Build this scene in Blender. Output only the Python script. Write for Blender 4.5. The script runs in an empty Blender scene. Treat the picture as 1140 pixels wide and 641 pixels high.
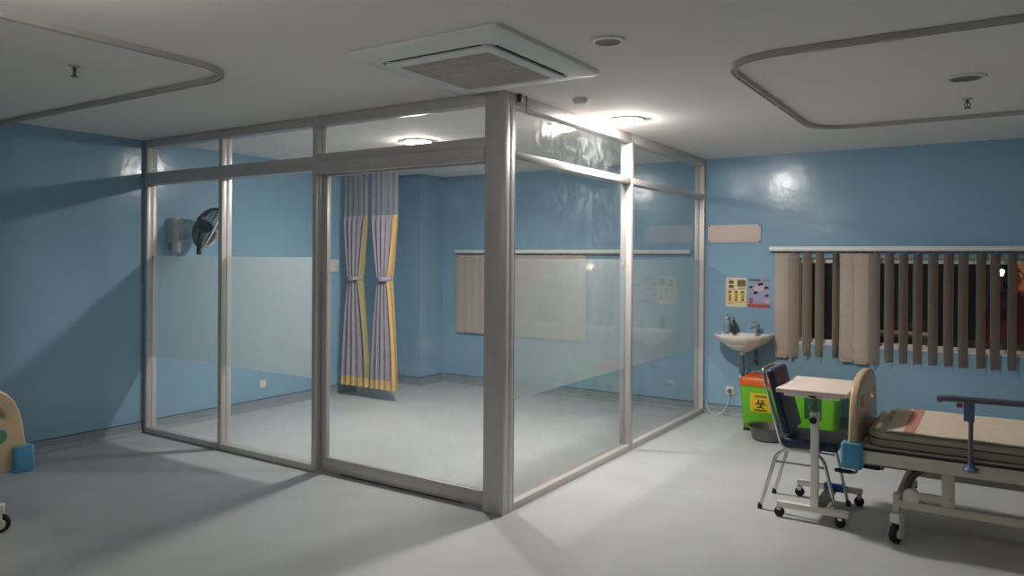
import bpy, bmesh, math, random
from mathutils import Vector, Matrix

random.seed(7)
PI = math.pi
scn = bpy.context.scene
COL = scn.collection
H = 2.70                    # ceiling height
XL, XR = -6.614, 2.30       # left / right wall faces
YB, YR = 7.842, -2.20       # back (window) wall / rear wall faces
YF = 3.949                  # outer face of the front partition
XP = -2.611                 # outer face of the right partition

# --------------------------------------------------------------------------
# materials
# --------------------------------------------------------------------------
def s2l(c):
    return tuple((v / 12.92 if v <= 0.04045 else ((v + 0.055) / 1.055) ** 2.4) for v in [x / 255 for x in c])

def mat(name, rgb, rough=0.5, metal=0.0, var=0.06, scale=6.0, bump=0.0, bscale=40.0, spec=0.5, coat=0.0, rvar=0.0):
    """principled surface; colour and roughness broken up by object-space noise"""
    m = bpy.data.materials.new(name); m.use_nodes = True
    nt = m.node_tree; N = nt.nodes; L = nt.links
    b = N['Principled BSDF']
    c = s2l(rgb)
    b.inputs['Roughness'].default_value = rough
    b.inputs['Metallic'].default_value = metal
    b.inputs['Specular IOR Level'].default_value = spec
    b.inputs['Coat Weight'].default_value = coat
    tc = N.new('ShaderNodeTexCoord')
    nz = N.new('ShaderNodeTexNoise'); nz.inputs['Scale'].default_value = scale; nz.inputs['Detail'].default_value = 4
    L.new(tc.outputs['Object'], nz.inputs['Vector'])
    rp = N.new('ShaderNodeValToRGB')
    rp.color_ramp.elements[0].position = 0.3; rp.color_ramp.elements[1].position = 0.7
    rp.color_ramp.elements[0].color = tuple(max(0, v * (1 - var)) for v in c) + (1,)
    rp.color_ramp.elements[1].color = tuple(min(1, v * (1 + var)) for v in c) + (1,)
    L.new(nz.outputs['Fac'], rp.inputs['Fac'])
    L.new(rp.outputs['Color'], b.inputs['Base Color'])
    if rvar:
        mr = N.new('ShaderNodeMapRange')
        mr.inputs['To Min'].default_value = max(0.02, rough - rvar); mr.inputs['To Max'].default_value = rough + rvar
        L.new(nz.outputs['Fac'], mr.inputs['Value']); L.new(mr.outputs['Result'], b.inputs['Roughness'])
    if bump:
        nb = N.new('ShaderNodeTexNoise'); nb.inputs['Scale'].default_value = bscale; nb.inputs['Detail'].default_value = 3
        L.new(tc.outputs['Object'], nb.inputs['Vector'])
        bp = N.new('ShaderNodeBump'); bp.inputs['Strength'].default_value = bump; bp.inputs['Distance'].default_value = 0.01
        L.new(nb.outputs['Fac'], bp.inputs['Height']); L.new(bp.outputs['Normal'], b.inputs['Normal'])
    return m

def emis(name, rgb, strength):
    m = bpy.data.materials.new(name); m.use_nodes = True
    b = m.node_tree.nodes['Principled BSDF']
    b.inputs['Base Color'].default_value = (0.9, 0.9, 0.9, 1)
    b.inputs['Emission Color'].default_value = s2l(rgb) + (1,)
    b.inputs['Emission Strength'].default_value = strength
    return m

def glass_mat(name, tint=(0.975, 0.985, 0.98), smear=0.03):
    """sheet glass: clear transmission, mirror reflection growing at grazing angles, wiped smears"""
    m = bpy.data.materials.new(name); m.use_nodes = True
    nt = m.node_tree; N = nt.nodes; L = nt.links
    N.remove(N['Principled BSDF']); out = N['Material Output']
    lw = N.new('ShaderNodeLayerWeight'); lw.inputs['Blend'].default_value = 0.5
    p = N.new('ShaderNodeMath'); p.operation = 'POWER'; p.inputs[1].default_value = 5
    L.new(lw.outputs['Facing'], p.inputs[0])
    ma = N.new('ShaderNodeMath'); ma.operation = 'MULTIPLY_ADD'; ma.inputs[1].default_value = 0.955; ma.inputs[2].default_value = 0.042
    L.new(p.outputs[0], ma.inputs[0])
    tr = N.new('ShaderNodeBsdfTransparent'); tr.inputs['Color'].default_value = tint + (1,)
    gl = N.new('ShaderNodeBsdfGlossy')
    tc = N.new('ShaderNodeTexCoord'); mp = N.new('ShaderNodeMapping'); mp.inputs['Scale'].default_value = (7, 7, 6)
    nz = N.new('ShaderNodeTexNoise'); nz.inputs['Scale'].default_value = 1.6; nz.inputs['Detail'].default_value = 6; nz.inputs['Distortion'].default_value = 1.2
    L.new(tc.outputs['Object'], mp.inputs['Vector']); L.new(mp.outputs['Vector'], nz.inputs['Vector'])
    rr = N.new('ShaderNodeMapRange'); rr.inputs['From Min'].default_value = 0.45; rr.inputs['From Max'].default_value = 0.75
    rr.inputs['To Min'].default_value = 0.035; rr.inputs['To Max'].default_value = 0.22
    L.new(nz.outputs['Fac'], rr.inputs['Value']); L.new(rr.outputs['Result'], gl.inputs['Roughness'])
    mx = N.new('ShaderNodeMixShader')
    L.new(ma.outputs[0], mx.inputs['Fac']); L.new(tr.outputs[0], mx.inputs[1]); L.new(gl.outputs[0], mx.inputs[2])
    df = N.new('ShaderNodeBsdfDiffuse'); df.inputs['Color'].default_value = (0.8, 0.85, 0.85, 1)
    sm = N.new('ShaderNodeMapRange'); sm.inputs['From Min'].default_value = 0.45; sm.inputs['From Max'].default_value = 0.75
    sm.inputs['To Min'].default_value = 0.004; sm.inputs['To Max'].default_value = smear
    L.new(nz.outputs['Fac'], sm.inputs['Value'])
    m2 = N.new('ShaderNodeMixShader')
    L.new(sm.outputs['Result'], m2.inputs['Fac']); L.new(mx.outputs[0], m2.inputs[1]); L.new(df.outputs[0], m2.inputs[2])
    L.new(m2.outputs[0], out.inputs['Surface'])
    return m

def film_mat(name, clear=0.72):
    """one face of the frosted sticker film: part clear, part milky scatter"""
    m = bpy.data.materials.new(name); m.use_nodes = True
    nt = m.node_tree; N = nt.nodes; L = nt.links
    N.remove(N['Principled BSDF']); out = N['Material Output']
    tr = N.new('ShaderNodeBsdfTransparent'); tr.inputs['Color'].default_value = (0.97, 0.99, 0.98, 1)
    df = N.new('ShaderNodeBsdfDiffuse'); tl = N.new('ShaderNodeBsdfTranslucent')
    tc = N.new('ShaderNodeTexCoord'); nz = N.new('ShaderNodeTexNoise'); nz.inputs['Scale'].default_value = 2.0; nz.inputs['Detail'].default_value = 5
    L.new(tc.outputs['Object'], nz.inputs['Vector'])
    rp = N.new('ShaderNodeValToRGB')
    rp.color_ramp.elements[0].color = (0.67, 0.74, 0.76, 1); rp.color_ramp.elements[1].color = (0.78, 0.84, 0.86, 1)
    L.new(nz.outputs['Fac'], rp.inputs['Fac'])
    L.new(rp.outputs['Color'], df.inputs['Color']); L.new(rp.outputs['Color'], tl.inputs['Color'])
    a = N.new('ShaderNodeMixShader'); a.inputs['Fac'].default_value = 0.5
    L.new(df.outputs[0], a.inputs[1]); L.new(tl.outputs[0], a.inputs[2])
    b = N.new('ShaderNodeMixShader'); b.inputs['Fac'].default_value = 1 - clear
    L.new(tr.outputs[0], b.inputs[1]); L.new(a.outputs[0], b.inputs[2])
    L.new(b.outputs[0], out.inputs['Surface'])
    return m

def fabric_mat(name, rgb, clear=0.0):
    m = mat(name, rgb, rough=0.9, var=0.05, scale=18, bump=0.15, bscale=220, spec=0.2)
    if clear:
        nt = m.node_tree; N = nt.nodes; L = nt.links
        tr = N.new('ShaderNodeBsdfTransparent'); mx = N.new('ShaderNodeMixShader'); mx.inputs['Fac'].default_value = clear
        L.new(N['Principled BSDF'].outputs[0], mx.inputs[1]); L.new(tr.outputs[0], mx.inputs[2])
        L.new(mx.outputs[0], N['Material Output'].inputs['Surface'])
    return m

M = {}
M['wall'] = mat('blue_gloss_paint', (139, 174, 196), rough=0.19, var=0.035, scale=1.6, bump=0.34, bscale=5, spec=0.5, rvar=0.06)
M['plain'] = mat('pale_matt_paint', (165, 170, 168), rough=0.8)
M['ceil'] = mat('white_ceiling_paint', (238, 234, 230), rough=0.85, var=0.02, scale=1.0, spec=0.2)
M['floor'] = mat('blue_grey_vinyl', (187, 190, 191), rough=0.42, var=0.05, scale=3.0, bump=0.03, bscale=14, spec=0.35, rvar=0.06)
M['skirt'] = mat('grey_vinyl_skirting', (140, 150, 158), rough=0.5, var=0.04)
M['skirt_shadow'] = mat('skirting_shadow_tone', (78, 92, 108), rough=0.6)  # shade along the skirting top, put in as colour
M['alu'] = mat('satin_aluminium', (205, 200, 197), rough=0.34, metal=0.2, var=0.03, scale=9)
M['rubber_dark'] = mat('black_rubber', (28, 28, 30), rough=0.7)
M['black'] = mat('black_plastic', (22, 22, 25), rough=0.45)
M['glass'] = glass_mat('sheet_glass')
M['winglass'] = glass_mat('window_glass', smear=0.01)
M['film'] = film_mat('frosted_film', .55)
M['white'] = mat('white_plastic', (214, 212, 206), rough=0.4, var=0.02)
M['acwhite'] = mat('air_conditioner_white', (226, 228, 225), rough=0.45, var=0.02)
M['acgrille'] = mat('grille_grey', (226, 219, 211), rough=0.6)
M['track'] = mat('grey_track_enamel', (186, 181, 176), rough=0.5)
M['chrome'] = mat('chrome', (205, 203, 200), rough=0.16, metal=1.0, var=0.02)
M['brass'] = mat('dull_sprinkler_metal', (96, 90, 84), rough=0.4, metal=0.8)
M['bulb'] = emis('lit_bulb', (255, 248, 242), 34.0)
M['reflector'] = mat('lamp_reflector', (225, 222, 215), rough=0.3)
M['dullreflector'] = mat('unlit_lamp_reflector', (120, 112, 106), rough=0.5)
M['cur'] = fabric_mat('lavender_grey_cloth', (165, 160, 172))
M['curolive'] = fabric_mat('olive_grey_cloth', (170, 160, 120))
M['curyel'] = fabric_mat('yellow_cloth', (216, 184, 128))
M['curmesh'] = fabric_mat('grey_curtain_mesh', (158, 158, 166), clear=0.35)
M['blind'] = mat('beige_blind_fabric', (184, 170, 158), rough=0.85, var=0.03, scale=30, spec=0.2)
M['ceramic'] = mat('white_ceramic', (232, 226, 216), rough=0.15, var=0.01, coat=0.3)
M['pipe'] = mat('grey_pipe', (92, 102, 106), rough=0.4)
M['sign'] = mat('blank_sign_board', (214, 196, 188), rough=0.5, var=0.03)
M['paper'] = mat('cream_paper', (226, 216, 182), rough=0.7, var=0.03)
M['paperviolet'] = mat('lavender_paper', (160, 160, 188), rough=0.7, var=0.06)
M['inkyel'] = mat('yellow_ink', (222, 184, 52), rough=0.7)
M['inkbrown'] = mat('brown_ink', (116, 98, 60), rough=0.7)
M['inkteal'] = mat('teal_ink', (62, 112, 122), rough=0.7)
M['inkred'] = mat('red_ink', (176, 84, 80), rough=0.7)
M['inkpurple'] = mat('dark_purple_ink', (58, 44, 80), rough=0.7)
M['inkpink'] = mat('pale_pink_ink', (196, 176, 190), rough=0.7)
M['inkorange'] = mat('orange_ink', (222, 160, 84), rough=0.7)
M['green'] = mat('lime_green_plastic', (108, 190, 28), rough=0.38, var=0.04)
M['dkgreen'] = mat('dark_green_sticker', (22, 92, 50), rough=0.5)
M['orange'] = mat('orange_plastic', (214, 98, 34), rough=0.4, var=0.04)
M['labelyel'] = mat('yellow_label', (226, 190, 40), rough=0.5)
M['steel'] = mat('dull_steel', (120, 116, 112), rough=0.35, metal=0.7)
M['navy'] = mat('navy_vinyl', (32, 44, 78), rough=0.42, var=0.08, scale=14, bump=0.05, bscale=120)
M['tabletop'] = mat('pinkish_laminate', (226, 210, 198), rough=0.4, var=0.015)
M['cream'] = mat('cream_enamel', (236, 230, 219), rough=0.4, var=0.02)
M['bluetape'] = mat('blue_tape', (52, 96, 190), rough=0.5)
M['board'] = mat('beige_bed_plastic', (202, 176, 140), rough=0.3, var=0.03)
M['bumper'] = mat('blue_bumper_plastic', (84, 152, 192), rough=0.4, var=0.03)
M['bedframe'] = mat('beige_bed_enamel', (214, 203, 182), rough=0.4, var=0.03)
M['dkframe'] = mat('dark_link_metal', (72, 70, 64), rough=0.5)
M['mauve'] = mat('mauve_grey_rail', (104, 98, 112), rough=0.4)
M['bluegrey'] = mat('blue_grey_bracket', (92, 108, 136), rough=0.4)
M['mattress'] = mat('olive_grey_vinyl', (164, 158, 134), rough=0.28, var=0.04, scale=8)
M['blanket'] = mat('cream_blanket_cloth', (222, 206, 184), rough=0.9, var=0.04, scale=16, spec=0.1)
M['pink'] = mat('pink_stripe_cloth', (196, 142, 126), rough=0.9, spec=0.1)
M['sticker'] = mat('green_sticker', (86, 150, 110), rough=0.5)
M['pillow'] = mat('yellow_pillow_cloth', (214, 190, 110), rough=0.9)
M['fanblack'] = mat('dark_fan_plastic', (38, 44, 50), rough=0.45)
M['clear'] = mat('clear_bottle_plastic', (140, 168, 176), rough=0.2)
M['darkliquid'] = mat('dark_bottle', (52, 66, 72), rough=0.3)
M['winframe'] = mat('white_window_frame', (222, 220, 214), rough=0.4)
M['farwall'] = mat('dark_corridor_paint', (62, 68, 84), rough=0.8)
M['fardoor'] = mat('pinkish_door_laminate', (178, 148, 142), rough=0.6)
M['warmwall'] = mat('orange_corridor_paint', (214, 142, 84), rough=0.8)
M['skin'] = mat('skin', (172, 122, 98), rough=0.5)
M['redcloth'] = mat('dark_red_cloth', (116, 26, 34), rough=0.9)
M['darkcloth'] = mat('black_cloth', (26, 24, 28), rough=0.9)
M['warmbulb'] = emis('warm_bulb', (255, 220, 180), 9.0)
M['redwire'] = mat('red_wire_sheath', (140, 66, 62), rough=0.5)

# --------------------------------------------------------------------------
# mesh building
# --------------------------------------------------------------------------
W = {}          # object name -> world matrix

class MB:
    def __init__(s): s.bm = bmesh.new()
    def box(s, x0, y0, z0, x1, y1, z1, bev=0.0, seg=2):
        mtx = Matrix.Translation(((x0 + x1) / 2, (y0 + y1) / 2, (z0 + z1) / 2)) @ Matrix.Diagonal((abs(x1 - x0), abs(y1 - y0), abs(z1 - z0), 1))
        r = bmesh.ops.create_cube(s.bm, size=1, matrix=mtx)
        if bev: s._bev(r['verts'], bev, seg)
        return s
    def obox(s, c, size, rot, bev=0.0, seg=2):
        r = bmesh.ops.create_cube(s.bm, size=1, matrix=Matrix.Diagonal((size[0], size[1], size[2], 1)))
        if bev:
            vs = s._bev(r['verts'], bev, seg)
        else: vs = r['verts']
        bmesh.ops.transform(s.bm, matrix=Matrix.Translation(c) @ rot.to_4x4(), verts=vs)
        return s
    def _bev(s, verts, bev, seg):
        before = set(s.bm.verts) - set(verts)
        es = list({e for v in verts for e in v.link_edges})
        bmesh.ops.bevel(s.bm, geom=es, offset=bev, segments=seg, profile=0.5, affect='EDGES')
        return [v for v in s.bm.verts if v not in before]
    def ring(s, c, ax1, ax2, r, n):
        return [s.bm.verts.new(c + ax1 * (math.cos(2 * PI * i / n) * r) + ax2 * (math.sin(2 * PI * i / n) * r)) for i in range(n)]
    def bridge(s, a, b):
        n = len(a)
        for i in range(n): s.bm.faces.new((a[i], a[(i + 1) % n], b[(i + 1) % n], b[i]))
    def cyl(s, p0, p1, r0, r1=None, n=20, cap=True):
        p0, p1 = Vector(p0), Vector(p1); r1 = r0 if r1 is None else r1
        d = (p1 - p0).normalized()
        a = d.orthogonal().normalized(); b = d.cross(a)
        A = s.ring(p0, a, b, r0, n); B = s.ring(p1, a, b, r1, n)
        s.bridge(A, B)
        if cap: s.bm.faces.new(A[::-1]); s.bm.faces.new(B)
        return s
    def tube(s, path, r, n=10, closed=False):
        P = [Vector(p) for p in path]; k = len(P); rings = []
        up = None
        for i in range(k):
            t = (P[(i + 1) % k] - P[i - 1]) if closed else (P[min(i + 1, k - 1)] - P[max(i - 1, 0)])
            t.normalize()
            if up is None: up = t.orthogonal().normalized()
            up = (up - t * up.dot(t)).normalized()
            rr = r[i] if isinstance(r, (list, tuple)) else r
            rings.append(s.ring(P[i], up, t.cross(up), rr, n))
        for i in range(k - 1): s.bridge(rings[i], rings[i + 1])
        if closed: s.bridge(rings[-1], rings[0])
        else: s.bm.faces.new(rings[0][::-1]); s.bm.faces.new(rings[-1])
        return s
    def sweep(s, path, prof, up=Vector((0, 0, 1))):
        """flat profile [(side, up)] swept along a path"""
        P = [Vector(p) for p in path]; k = len(P); rings = []
        for i in range(k):
            t = (P[min(i + 1, k - 1)] - P[max(i - 1, 0)]).normalized(); sd = t.cross(up).normalized()
            rings.append([s.bm.verts.new(P[i] + sd * a + up * b) for a, b in prof])
        for i in range(k - 1): s.bridge(rings[i], rings[i + 1])
        s.bm.faces.new(rings[0][::-1]); s.bm.faces.new(rings[-1])
        return s
    def lathe(s, prof, c=(0, 0, 0), rot=None, n=32, sx=1, sy=1):
        """prof: [(radius, height)] spun about +Z (rot turns it)"""
        c = Vector(c); rot = rot or Matrix.Identity(3); prev = None
        for r, h in prof:
            if r < 1e-6: cur = [s.bm.verts.new(c + rot @ Vector((0, 0, h)))]
            else: cur = [s.bm.verts.new(c + rot @ Vector((math.cos(2 * PI * i / n) * r * sx, math.sin(2 * PI * i / n) * r * sy, h))) for i in range(n)]
            if prev is not None:
                if len(prev) == 1 and len(cur) > 1:
                    for i in range(n): s.bm.faces.new((prev[0], cur[(i + 1) % n], cur[i]))
                elif len(cur) == 1 and len(prev) > 1:
                    for i in range(n): s.bm.faces.new((prev[i], prev[(i + 1) % n], cur[0]))
                elif len(cur) > 1: s.bridge(prev, cur)
            prev = cur
        return s
    def ball(s, c, r, n=16):
        rx, ry, rz = (r, r, r) if not isinstance(r, (tuple, list)) else r
        bmesh.ops.create_uvsphere(s.bm, u_segments=n, v_segments=max(6, n * 2 // 3), radius=1, matrix=Matrix.Translation(c) @ Matrix.Diagonal((rx, ry, rz, 1)))
        return s
    def prism(s, poly, axis, lo, hi, bev=0.0):
        """poly in the two other axes, extruded along axis"""
        def P(a, b, t): return {'x': (t, a, b), 'y': (a, t, b), 'z': (a, b, t)}[axis]
        A = [s.bm.verts.new(P(a, b, lo)) for a, b in poly]; B = [s.bm.verts.new(P(a, b, hi)) for a, b in poly]
        f1 = s.bm.faces.new(A[::-1]); f2 = s.bm.faces.new(B); s.bridge(A, B)
        if bev:
            bmesh.ops.bevel(s.bm, geom=list(f1.edges) + list(f2.edges), offset=bev, segments=2, profile=0.5, affect='EDGES')
        return s
    def grid(s, fn, nu, nv, closed=False):
        V = [[s.bm.verts.new(fn(u / (nu if closed else nu - 1), v / (nv - 1))) for v in range(nv)] for u in range(nu)]
        for u in range(nu if closed else nu - 1):
            for v in range(nv - 1):
                a, b = V[u], V[(u + 1) % nu]
                s.bm.faces.new((a[v], b[v], b[v + 1], a[v + 1]))
        return s
    def build(s, name, m, parent=None, world=False, loc=None, angle=35, label=None):
        bm = s.bm
        if loc is not None: bmesh.ops.translate(bm, vec=-Vector(loc), verts=bm.verts)
        if parent is not None and world:
            bmesh.ops.transform(bm, matrix=W[parent.name].inverted(), verts=bm.verts)
        bmesh.ops.recalc_face_normals(bm, faces=bm.faces)
        bm.normal_update()
        for f in bm.faces: f.smooth = True
        ca = math.radians(angle)
        for e in bm.edges:
            if len(e.link_faces) == 2 and e.link_faces[0].normal.angle(e.link_faces[1].normal, 0) > ca: e.smooth = False
        me = bpy.data.meshes.new(name); bm.to_mesh(me); bm.free()
        o = bpy.data.objects.new(name, me); COL.objects.link(o)
        me.materials.append(m)
        if parent is not None:
            o.parent = parent; W[o.name] = W[parent.name]
        else:
            if loc is not None: o.location = loc
            W[o.name] = Matrix.Translation(loc or (0, 0, 0))
        if label: o['label'] = label
        return o

def tag(o, label=None, cat=None, group=None, kind=None):
    if label: o['label'] = label
    if cat: o['category'] = cat
    if group: o['group'] = group
    if kind: o['kind'] = kind
    return o

def thing(name, label, cat, loc=(0, 0, 0), rz=0.0, group=None, kind=None):
    o = bpy.data.objects.new(name, None); COL.objects.link(o)
    o.empty_display_size = 0.1
    o.location = loc; o.rotation_euler = (0, 0, rz)
    W[o.name] = Matrix.Translation(loc) @ Matrix.Rotation(rz, 4, 'Z')
    return tag(o, label, cat, group, kind)

def struct(name, mb, m, parent=None, **k):
    o = mb.build(name, m, parent, **k)
    if parent is None: o['kind'] = 'structure'
    return o

def copy_tree(o, parent=None):
    c = o.copy(); COL.objects.link(c); c.parent = parent
    if parent is None: W[c.name] = W[o.name]
    for ch in list(o.children): copy_tree(ch, c)
    return c

def curve_plate(name, outline, holes, thick, bev, m, parent, to3d):
    """a plate with rounded rims and cut-outs, filled as a 2-D curve; to3d maps (a, b, t) to a point"""
    cu = bpy.data.curves.new(name + '_outline', 'CURVE'); cu.dimensions = '2D'; cu.fill_mode = 'BOTH'
    cu.extrude = thick / 2 - bev; cu.bevel_depth = bev; cu.bevel_resolution = 2
    for pts in [outline] + holes:
        sp = cu.splines.new('POLY'); sp.points.add(len(pts) - 1); sp.use_cyclic_u = True
        for p, q in zip(sp.points, pts): p.co = (q[0], q[1], 0, 1)
    t = bpy.data.objects.new(name + '_outline', cu); COL.objects.link(t)
    dg = bpy.context.evaluated_depsgraph_get(); dg.update()
    me = bpy.data.meshes.new_from_object(t.evaluated_get(dg))
    bpy.data.objects.remove(t); bpy.data.curves.remove(cu)
    mb = MB(); mb.bm.from_mesh(me); bpy.data.meshes.remove(me)
    bmesh.ops.remove_doubles(mb.bm, verts=mb.bm.verts, dist=1e-5)
    for v in mb.bm.verts: v.co = to3d(v.co.x, v.co.y, v.co.z)
    return mb.build(name, m, parent)

def bez(a, b, c, d, n=8):
    a, b, c, d = map(Vector, (a, b, c, d)); out = []
    for i in range(n + 1):
        t = i / n; out.append(a * (1 - t) ** 3 + b * 3 * t * (1 - t) ** 2 + c * 3 * t * t * (1 - t) + d * t ** 3)
    return out

def fillet(pts, rad, n=6):
    """round the inner corners of a polyline"""
    P = [Vector(p) for p in pts]; out = [P[0]]
    for i in range(1, len(P) - 1):
        a = (P[i - 1] - P[i]); b = (P[i + 1] - P[i])
        r = min(rad, a.length * 0.49, b.length * 0.49)
        p0 = P[i] + a.normalized() * r; p1 = P[i] + b.normalized() * r
        for k in range(n + 1):
            t = k / n; out.append(p0 * (1 - t) ** 2 + P[i] * 2 * t * (1 - t) + p1 * t * t)
    out.append(P[-1]); return out

# --------------------------------------------------------------------------
# the room
# --------------------------------------------------------------------------
struct('floor', MB().box(XL - .15, YR - .15, -.12, XR + .15, YB + .16, 0), M['floor'])
struct('ceiling', MB().box(XL - .15, YR - .15, H, XR + .15, YB + .16, H + .12), M['ceil'])
struct('wall_left', MB().box(XL - .15, YR, 0, XL, YB, H), M['wall'])
struct('wall_right', MB().box(XR, YR, 0, XR + .15, YB, H), M['wall'])
struct('wall_rear', MB().box(XL - .15, YR - .15, 0, XR + .15, YR, H), M['wall'])
WX0, WX1, WZ0, WZ1 = -1.70, 0.92, 0.80, 1.655     # window opening
mb = MB()
mb.box(XL - .15, YB, 0, WX0, YB + .16, H).box(WX1, YB, 0, XR + .15, YB + .16, H)
mb.box(WX0, YB, 0, WX1, YB + .16, WZ0).box(WX0, YB, WZ1, WX1, YB + .16, H)
struct('wall_back', mb, M['wall'])
PX, PY = -6.16, 7.37
struct('wall_corner', MB().box(XL, PY, 0, PX, YB, H), M['wall'])      # the boxed pillar in the far corner

def skirting(name, p0, p1, nrm):
    """coved vinyl skirting from p0 to p1, nrm points into the room"""
    p0, p1, nv = Vector(p0), Vector(p1), Vector(nrm)
    prof = [(0, .098), (.006, .098), (.007, .04), (.012, .02), (.022, .008), (.034, .001), (0, .001)]
    mb = MB()
    A = [mb.bm.verts.new(p0 + nv * a + Vector((0, 0, b))) for a, b in prof]
    B = [mb.bm.verts.new(p1 + nv * a + Vector((0, 0, b))) for a, b in prof]
    mb.bridge(A, B); mb.bm.faces.new(A); mb.bm.faces.new(B[::-1])
    o = struct(name, mb, M['skirt'])
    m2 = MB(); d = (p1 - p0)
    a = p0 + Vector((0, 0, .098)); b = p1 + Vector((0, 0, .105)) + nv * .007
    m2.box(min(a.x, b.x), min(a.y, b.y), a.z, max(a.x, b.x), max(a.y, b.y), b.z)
    struct('shadow_strip', m2, M['skirt_shadow'], o)  # dark strip drawn as the shadow line on top of the skirting
    return o
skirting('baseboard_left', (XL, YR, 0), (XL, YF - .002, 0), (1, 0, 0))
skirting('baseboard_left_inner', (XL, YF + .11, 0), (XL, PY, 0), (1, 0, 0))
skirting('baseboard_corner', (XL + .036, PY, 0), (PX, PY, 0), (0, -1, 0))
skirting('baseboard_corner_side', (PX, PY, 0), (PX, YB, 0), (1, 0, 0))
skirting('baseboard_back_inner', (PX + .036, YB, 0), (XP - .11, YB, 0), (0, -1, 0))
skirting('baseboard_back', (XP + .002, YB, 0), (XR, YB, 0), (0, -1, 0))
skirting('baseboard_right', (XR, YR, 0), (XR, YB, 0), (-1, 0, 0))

# window in the back wall: frame, mullions, pane
mb = MB(); FW = .05
mb.box(WX0, YB + .045, WZ0, WX1, YB + .10, WZ0 + FW, .004).box(WX0, YB + .045, WZ1 - FW, WX1, YB + .10, WZ1, .004)
for x in (WX0, WX1 - FW): mb.box(x, YB + .045, WZ0 + FW, x + FW, YB + .10, WZ1 - FW, .004)
win = struct('window_1', mb, M['winframe'])
struct('window_pane', MB().box(WX0 + FW, YB + .068, WZ0 + FW, WX1 - FW, YB + .074, WZ1 - FW), M['winglass'], win)
struct('window_sill', MB().box(WX0 + .002, YB + .002, WZ0, WX1 - .002, YB + .045, WZ0 + .022, .003), M['winframe'], win)

# --------------------------------------------------------------------------
# glass enclosure: front partition, sliding door, right partition
# --------------------------------------------------------------------------
FT, FD = .046, .10           # frame face width, frame depth
Z_FT, Z_FB = 1.632, .70      # film top / bottom
def post(mb, x0, y0, x1, y1, z0=0.0, z1=H - .001, groove=None):
    mb.box(x0, y0, z0, x1, y1, z1, .003)

fp = thing('glass_partition', 'aluminium framed glass partition with frosted band running from left wall to thick corner post', 'glass partition', (-4.6, YF + .05, 0), kind='thing')
y0, y1 = YF, YF + FD; gy = YF + .052
def P(name, mb, m): return mb.build(name, m, fp, world=True)
def hollow_post(x0, x1):
    """two rolled profiles back to back with a groove between"""
    mb = MB(); mid = (y0 + y1) / 2
    mb.box(x0, y0, .001, x1, mid - .003, H - .001, .003); mb.box(x0, mid + .003, .001, x1, y1, H - .001, .003)
    mb.box(x0 + .004, mid - .004, .001, x1 - .004, mid + .004, H - .001)
    return mb
xs = [(-6.610, -6.564), (-5.512, -5.466), (-4.366, -4.320)]
for a, b in xs: P('post', hollow_post(a, b), M['alu'])
mb = MB().box(-2.767, YF, .001, XP, YF + .06, H - .001, .004).box(-2.767, YF + .064, .001, XP, YF + .115, H - .001, .004).box(-2.762, YF + .05, .001, XP - .005, YF + .08, H - .001)
P('corner_post', mb, M['alu'])
spans = [(xs[0][1], xs[1][0]), (xs[1][1], xs[2][0])]
for a, b in spans:
    P('bottom_rail', MB().box(a, y0, .001, b, y1, .052, .003), M['alu'])
    P('transom', MB().box(a, y0, 2.292, b, y1, 2.40, .003).box(a, y0 - .004, 2.336, b, y0 + .01, 2.345), M['alu'])
    P('top_rail', MB().box(a, y0, 2.632, b, y1, H - .001, .003), M['alu'])
    P('glass_pane', MB().box(a - .006, gy - .003, .050, b + .006, gy + .003, 2.294), M['glass'])
    P('glass_pane', MB().box(a - .006, gy - .003, 2.398, b + .006, gy + .003, 2.634), M['glass'])
    P('frosted_film', MB().box(a + .001, gy + .0045, Z_FB, b - .001, gy + .0055, Z_FT), M['film'])
a, b = xs[2][1], -2.767
P('transom', MB().box(a, y0, 2.335, b, y1, 2.415, .003).box(a, y0 - .012, 2.262, b, y0 + .040, 2.350, .004), M['alu'])
P('top_rail', MB().box(a, y0, 2.632, b, y1, H - .001, .003), M['alu'])
P('glass_pane', MB().box(a - .004, gy - .003, 2.413, b + .004, gy + .003, 2.634), M['glass'])

dr = thing('sliding_door', 'clear glass sliding door in aluminium frame left of the thick corner post', 'door', (-3.54, YF + .075, 0), kind='thing')
def D(name, mb, m): return mb.build(name, m, dr, world=True)
dy0, dy1 = YF + .048, YF + .088; dx0, dx1 = -4.312, -2.773
D('stile', MB().box(dx0, dy0, .012, dx0 + .055, dy1, 2.33, .003), M['alu'])
D('stile', MB().box(dx1 - .02, dy0, .012, dx1, dy1, 2.33, .003), M['alu'])
D('bottom_rail', MB().box(dx0 + .055, dy0, .012, dx1 - .02, dy1, .115, .003), M['alu'])
D('top_rail', MB().box(dx0 + .055, dy0, 2.25, dx1 - .02, dy1, 2.33, .003), M['alu'])
D('glass_pane', MB().box(dx0 + .050, dy0 + .017, .110, dx1 - .016, dy0 + .023, 2.255), M['glass'])
D('floor_guide', MB().box(dx0 + .2, dy0 + .008, .001, dx1 - .2, dy1 - .008, .012), M['dkframe'])

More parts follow.
